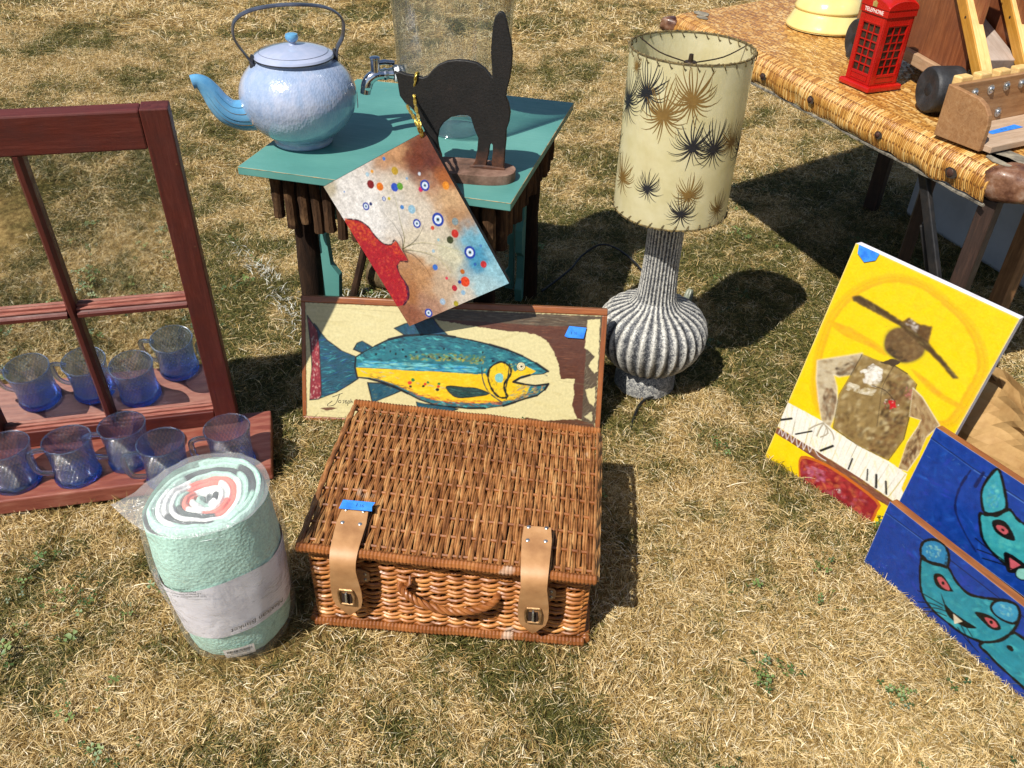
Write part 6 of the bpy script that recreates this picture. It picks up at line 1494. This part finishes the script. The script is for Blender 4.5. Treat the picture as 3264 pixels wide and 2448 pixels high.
E1 = [(85,108),(82,124),(88,138),(100,149),(117,151),(130,140),(136,118),(125,114),(110,104),(94,98)]; P.poly(E1, '#2b86b8', smooth=4); P.strokes([(90,110),(90,130),(105,142),(118,138),(120,118),(108,108)], ['#3aa0c8', '#2b7ab8', '#7ac4c8', '#9ad0c4'], 40, 9, 4, 1.2, .6); P.line(E1, 5, BK_, 4, True, wob=.2); P.strokes([(120,148),(134,138),(140,116),(130,116),(126,132)], [BK_], 30, 8, 4, -1, .3)
E2 = [(223,112),(226,128),(239,142),(254,146),(264,134),(264,115),(248,105),(231,104)]; P.poly(E2, '#3a9cc4', smooth=4); P.strokes([(232,112),(232,126),(246,138),(256,130),(256,114)], ['#5ab4cc', '#8accc8', '#3a90c0'], 36, 9, 4, .8, .6); P.line(E2, 4.5, BK_, 4, True, wob=.2)
P.line(FACE_, 5, BK_, 4, True, wob=.25)
for e, p_ in (([(122,87),(135,98),(159,87),(162,84),(146,72),(131,72)], [(130,84),(135,93),(150,89),(156,81),(143,77)]), ([(206,80),(225,94),(242,96),(252,87),(241,75),(223,75)], [(223,84),(235,92),(246,88),(239,79)])):
    P.poly(e, BK_, smooth=4); P.poly(p_, '#c65a62', smooth=3); cx = sum(a[0] for a in p_)/len(p_); cy = sum(a[1] for a in p_)/len(p_); P.ell(cx-1, cy, 3, 3.4, BK_)
P.poly([(158,51),(175,49),(204,53),(221,56),(208,42),(195,37),(173,35)], BK_, smooth=3); P.poly([(179,46),(197,46),(188,30)], '#ecdcc0')
P.line([(158,52),(150,60),(145,66)], 3, BK_, 3, taper=1)
for w in ([(119,14),(139,31),(159,40)], [(132,12),(151,31),(171,42)], [(133,4),(154,24),(171,32)], [(203,44),(221,35)], [(199,37),(220,23),(229,19)], [(195,29),(213,22),(241,17)], [(110,34),(135,40),(158,46)]): P.line(w, 2.0, BK_, 4)
place_paint(P, 'painted_cat', BLUEP, lo)
hi, P = blue_board('blue_cat_board', 'upper blue board painted with a turquoise cat, propped behind the lower one', (.725, 1.171, .1), -1.018, .133, .173, 22)
lip(P, [(0, 150), (90, 146), (260, 148), (620, 150)])
P.line([(85,140),(83,97),(94,59),(126,32),(156,15)], 4, '#0c1f5c', 5, wob=.4); P.line([(105,150),(104,120)], 5, '#0c1f5c', 2, wob=.4)
FACE_ = [(132,81),(143,88),(163,113),(170,120),(190,113),(221,118),(260,122),(320,112),(330,70),(300,40),(254,31),(221,30),(189,31),(158,42),(141,63)]
P.poly(FACE_, '#37a4ac', smooth=4); P.strokes(FACE_, ['#37a4ac', '#4cb8b6', '#2a94a8', '#5cc4bc'], 110, 18, 7, .6, .6, .08)
E1 = [(133,91),(118,115),(115,138),(120,169),(132,163),(159,128),(162,114),(156,97),(143,90)]; P.poly(E1, '#3aa4b4', smooth=4); P.strokes([(128,110),(124,135),(130,150),(146,132),(152,112),(142,100)], ['#2b90c8', '#46b0c4', '#6cc4bc', '#3a9cd0'], 50, 12, 5, 1.4, .5); P.line(E1, 5, BK_, 4, True, wob=.2); P.line(FACE_, 5, BK_, 4, True, wob=.25)
P.poly([(154,82),(163,94),(178,95),(199,79),(184,70),(166,70)], BK_, smooth=4); P.poly([(163,81),(172,87),(183,85),(181,76),(168,76)], '#c65a62', smooth=3); P.ell(175, 81, 3, 2.4, BK_)
P.poly([(195,50),(235,52),(232,38),(216,20),(204,30)], BK_, smooth=3); P.poly([(205,45),(225,46),(216,27)], '#d0606a'); P.poly([(227,24),(224,37),(235,46),(245,35),(238,24)], '#8fd0c4', smooth=3); P.line([(227,24),(224,37),(235,46),(245,35),(238,24)], 2.5, BK_, 3, True)
for w in ([(145,36),(173,34),(202,34)], [(156,20),(182,29),(207,30)], [(170,12),(199,25),(217,30)]): P.line(w, 2.2, BK_, 4)
place_paint(P, 'painted_cat', BLUEP, hi)
# low dark crate the upper board stands on
cr = thing('low_crate', 'low dark wooden crate half hidden behind the lower blue board', 'crate', (.735, 1.175, 0), -1.018)
CRW = wood_mat('dark_crate_wood', ['#1a120c', '#33231a', '#4a3524'], 'x', 8, .8, .3)
for i in range(2): plank('crate_slat', (0.01, .0, .006 + i*.048), (.62, .012, .048 + i*.048), CRW, cr, .001)
plank('crate_top', (0.01, .0, .0985 - .003), (.62, .11, .0995), CRW, cr, .0006); plank('crate_end', (.01, .0125, .006), (.022, .11, .095), CRW, cr, .001); plank('crate_end', (.608, .0125, .006), (.62, .11, .095), CRW, cr, .001)
# crumpled brown paper bag standing behind the boards
KRAFT = rough_mat('kraft_paper', ['#7d5c34', '#9c7848', '#b08d5a', '#be9d6c'], 12, .75, .35, 50)
bag = thing('paper_bag', 'crumpled brown paper bag behind the blue boards', 'bag', (.95, 1.30, 0), radians(-52))
def sidef(sy):
    def fn(u, v):
        x = (u-.5)*.40; z_ = v*(.262 + .014*sin(u*5+1) + .006*pn(u*9, 3)); y = sy*(.06 - .035*v) + .022*pn(u*4, v*3, sy*3) + .008*pn(u*13, v*11, sy*5) + .014*abs(((u*3+v*1.3) % 1)-.5)*sy*.8
        return Vector((x, y, z_))
    return fn
MB().grid(26, 16, sidef(-1)).build('bag_front', KRAFT, bag, smooth=False); MB().grid(26, 16, sidef(1), flip=True).build('bag_back', KRAFT, bag, smooth=False)
for sx in (-1, 1):
    f1, f2 = sidef(-1), sidef(1); u = .5+.5*sx
    MB().grid(4, 16, lambda a, v: f1(u, v).lerp(f2(u, v), a) - Vector((sx*.02*sin(pi*a), 0, 0)), flip=sx < 0).build('bag_gusset', KRAFT, bag, smooth=False)
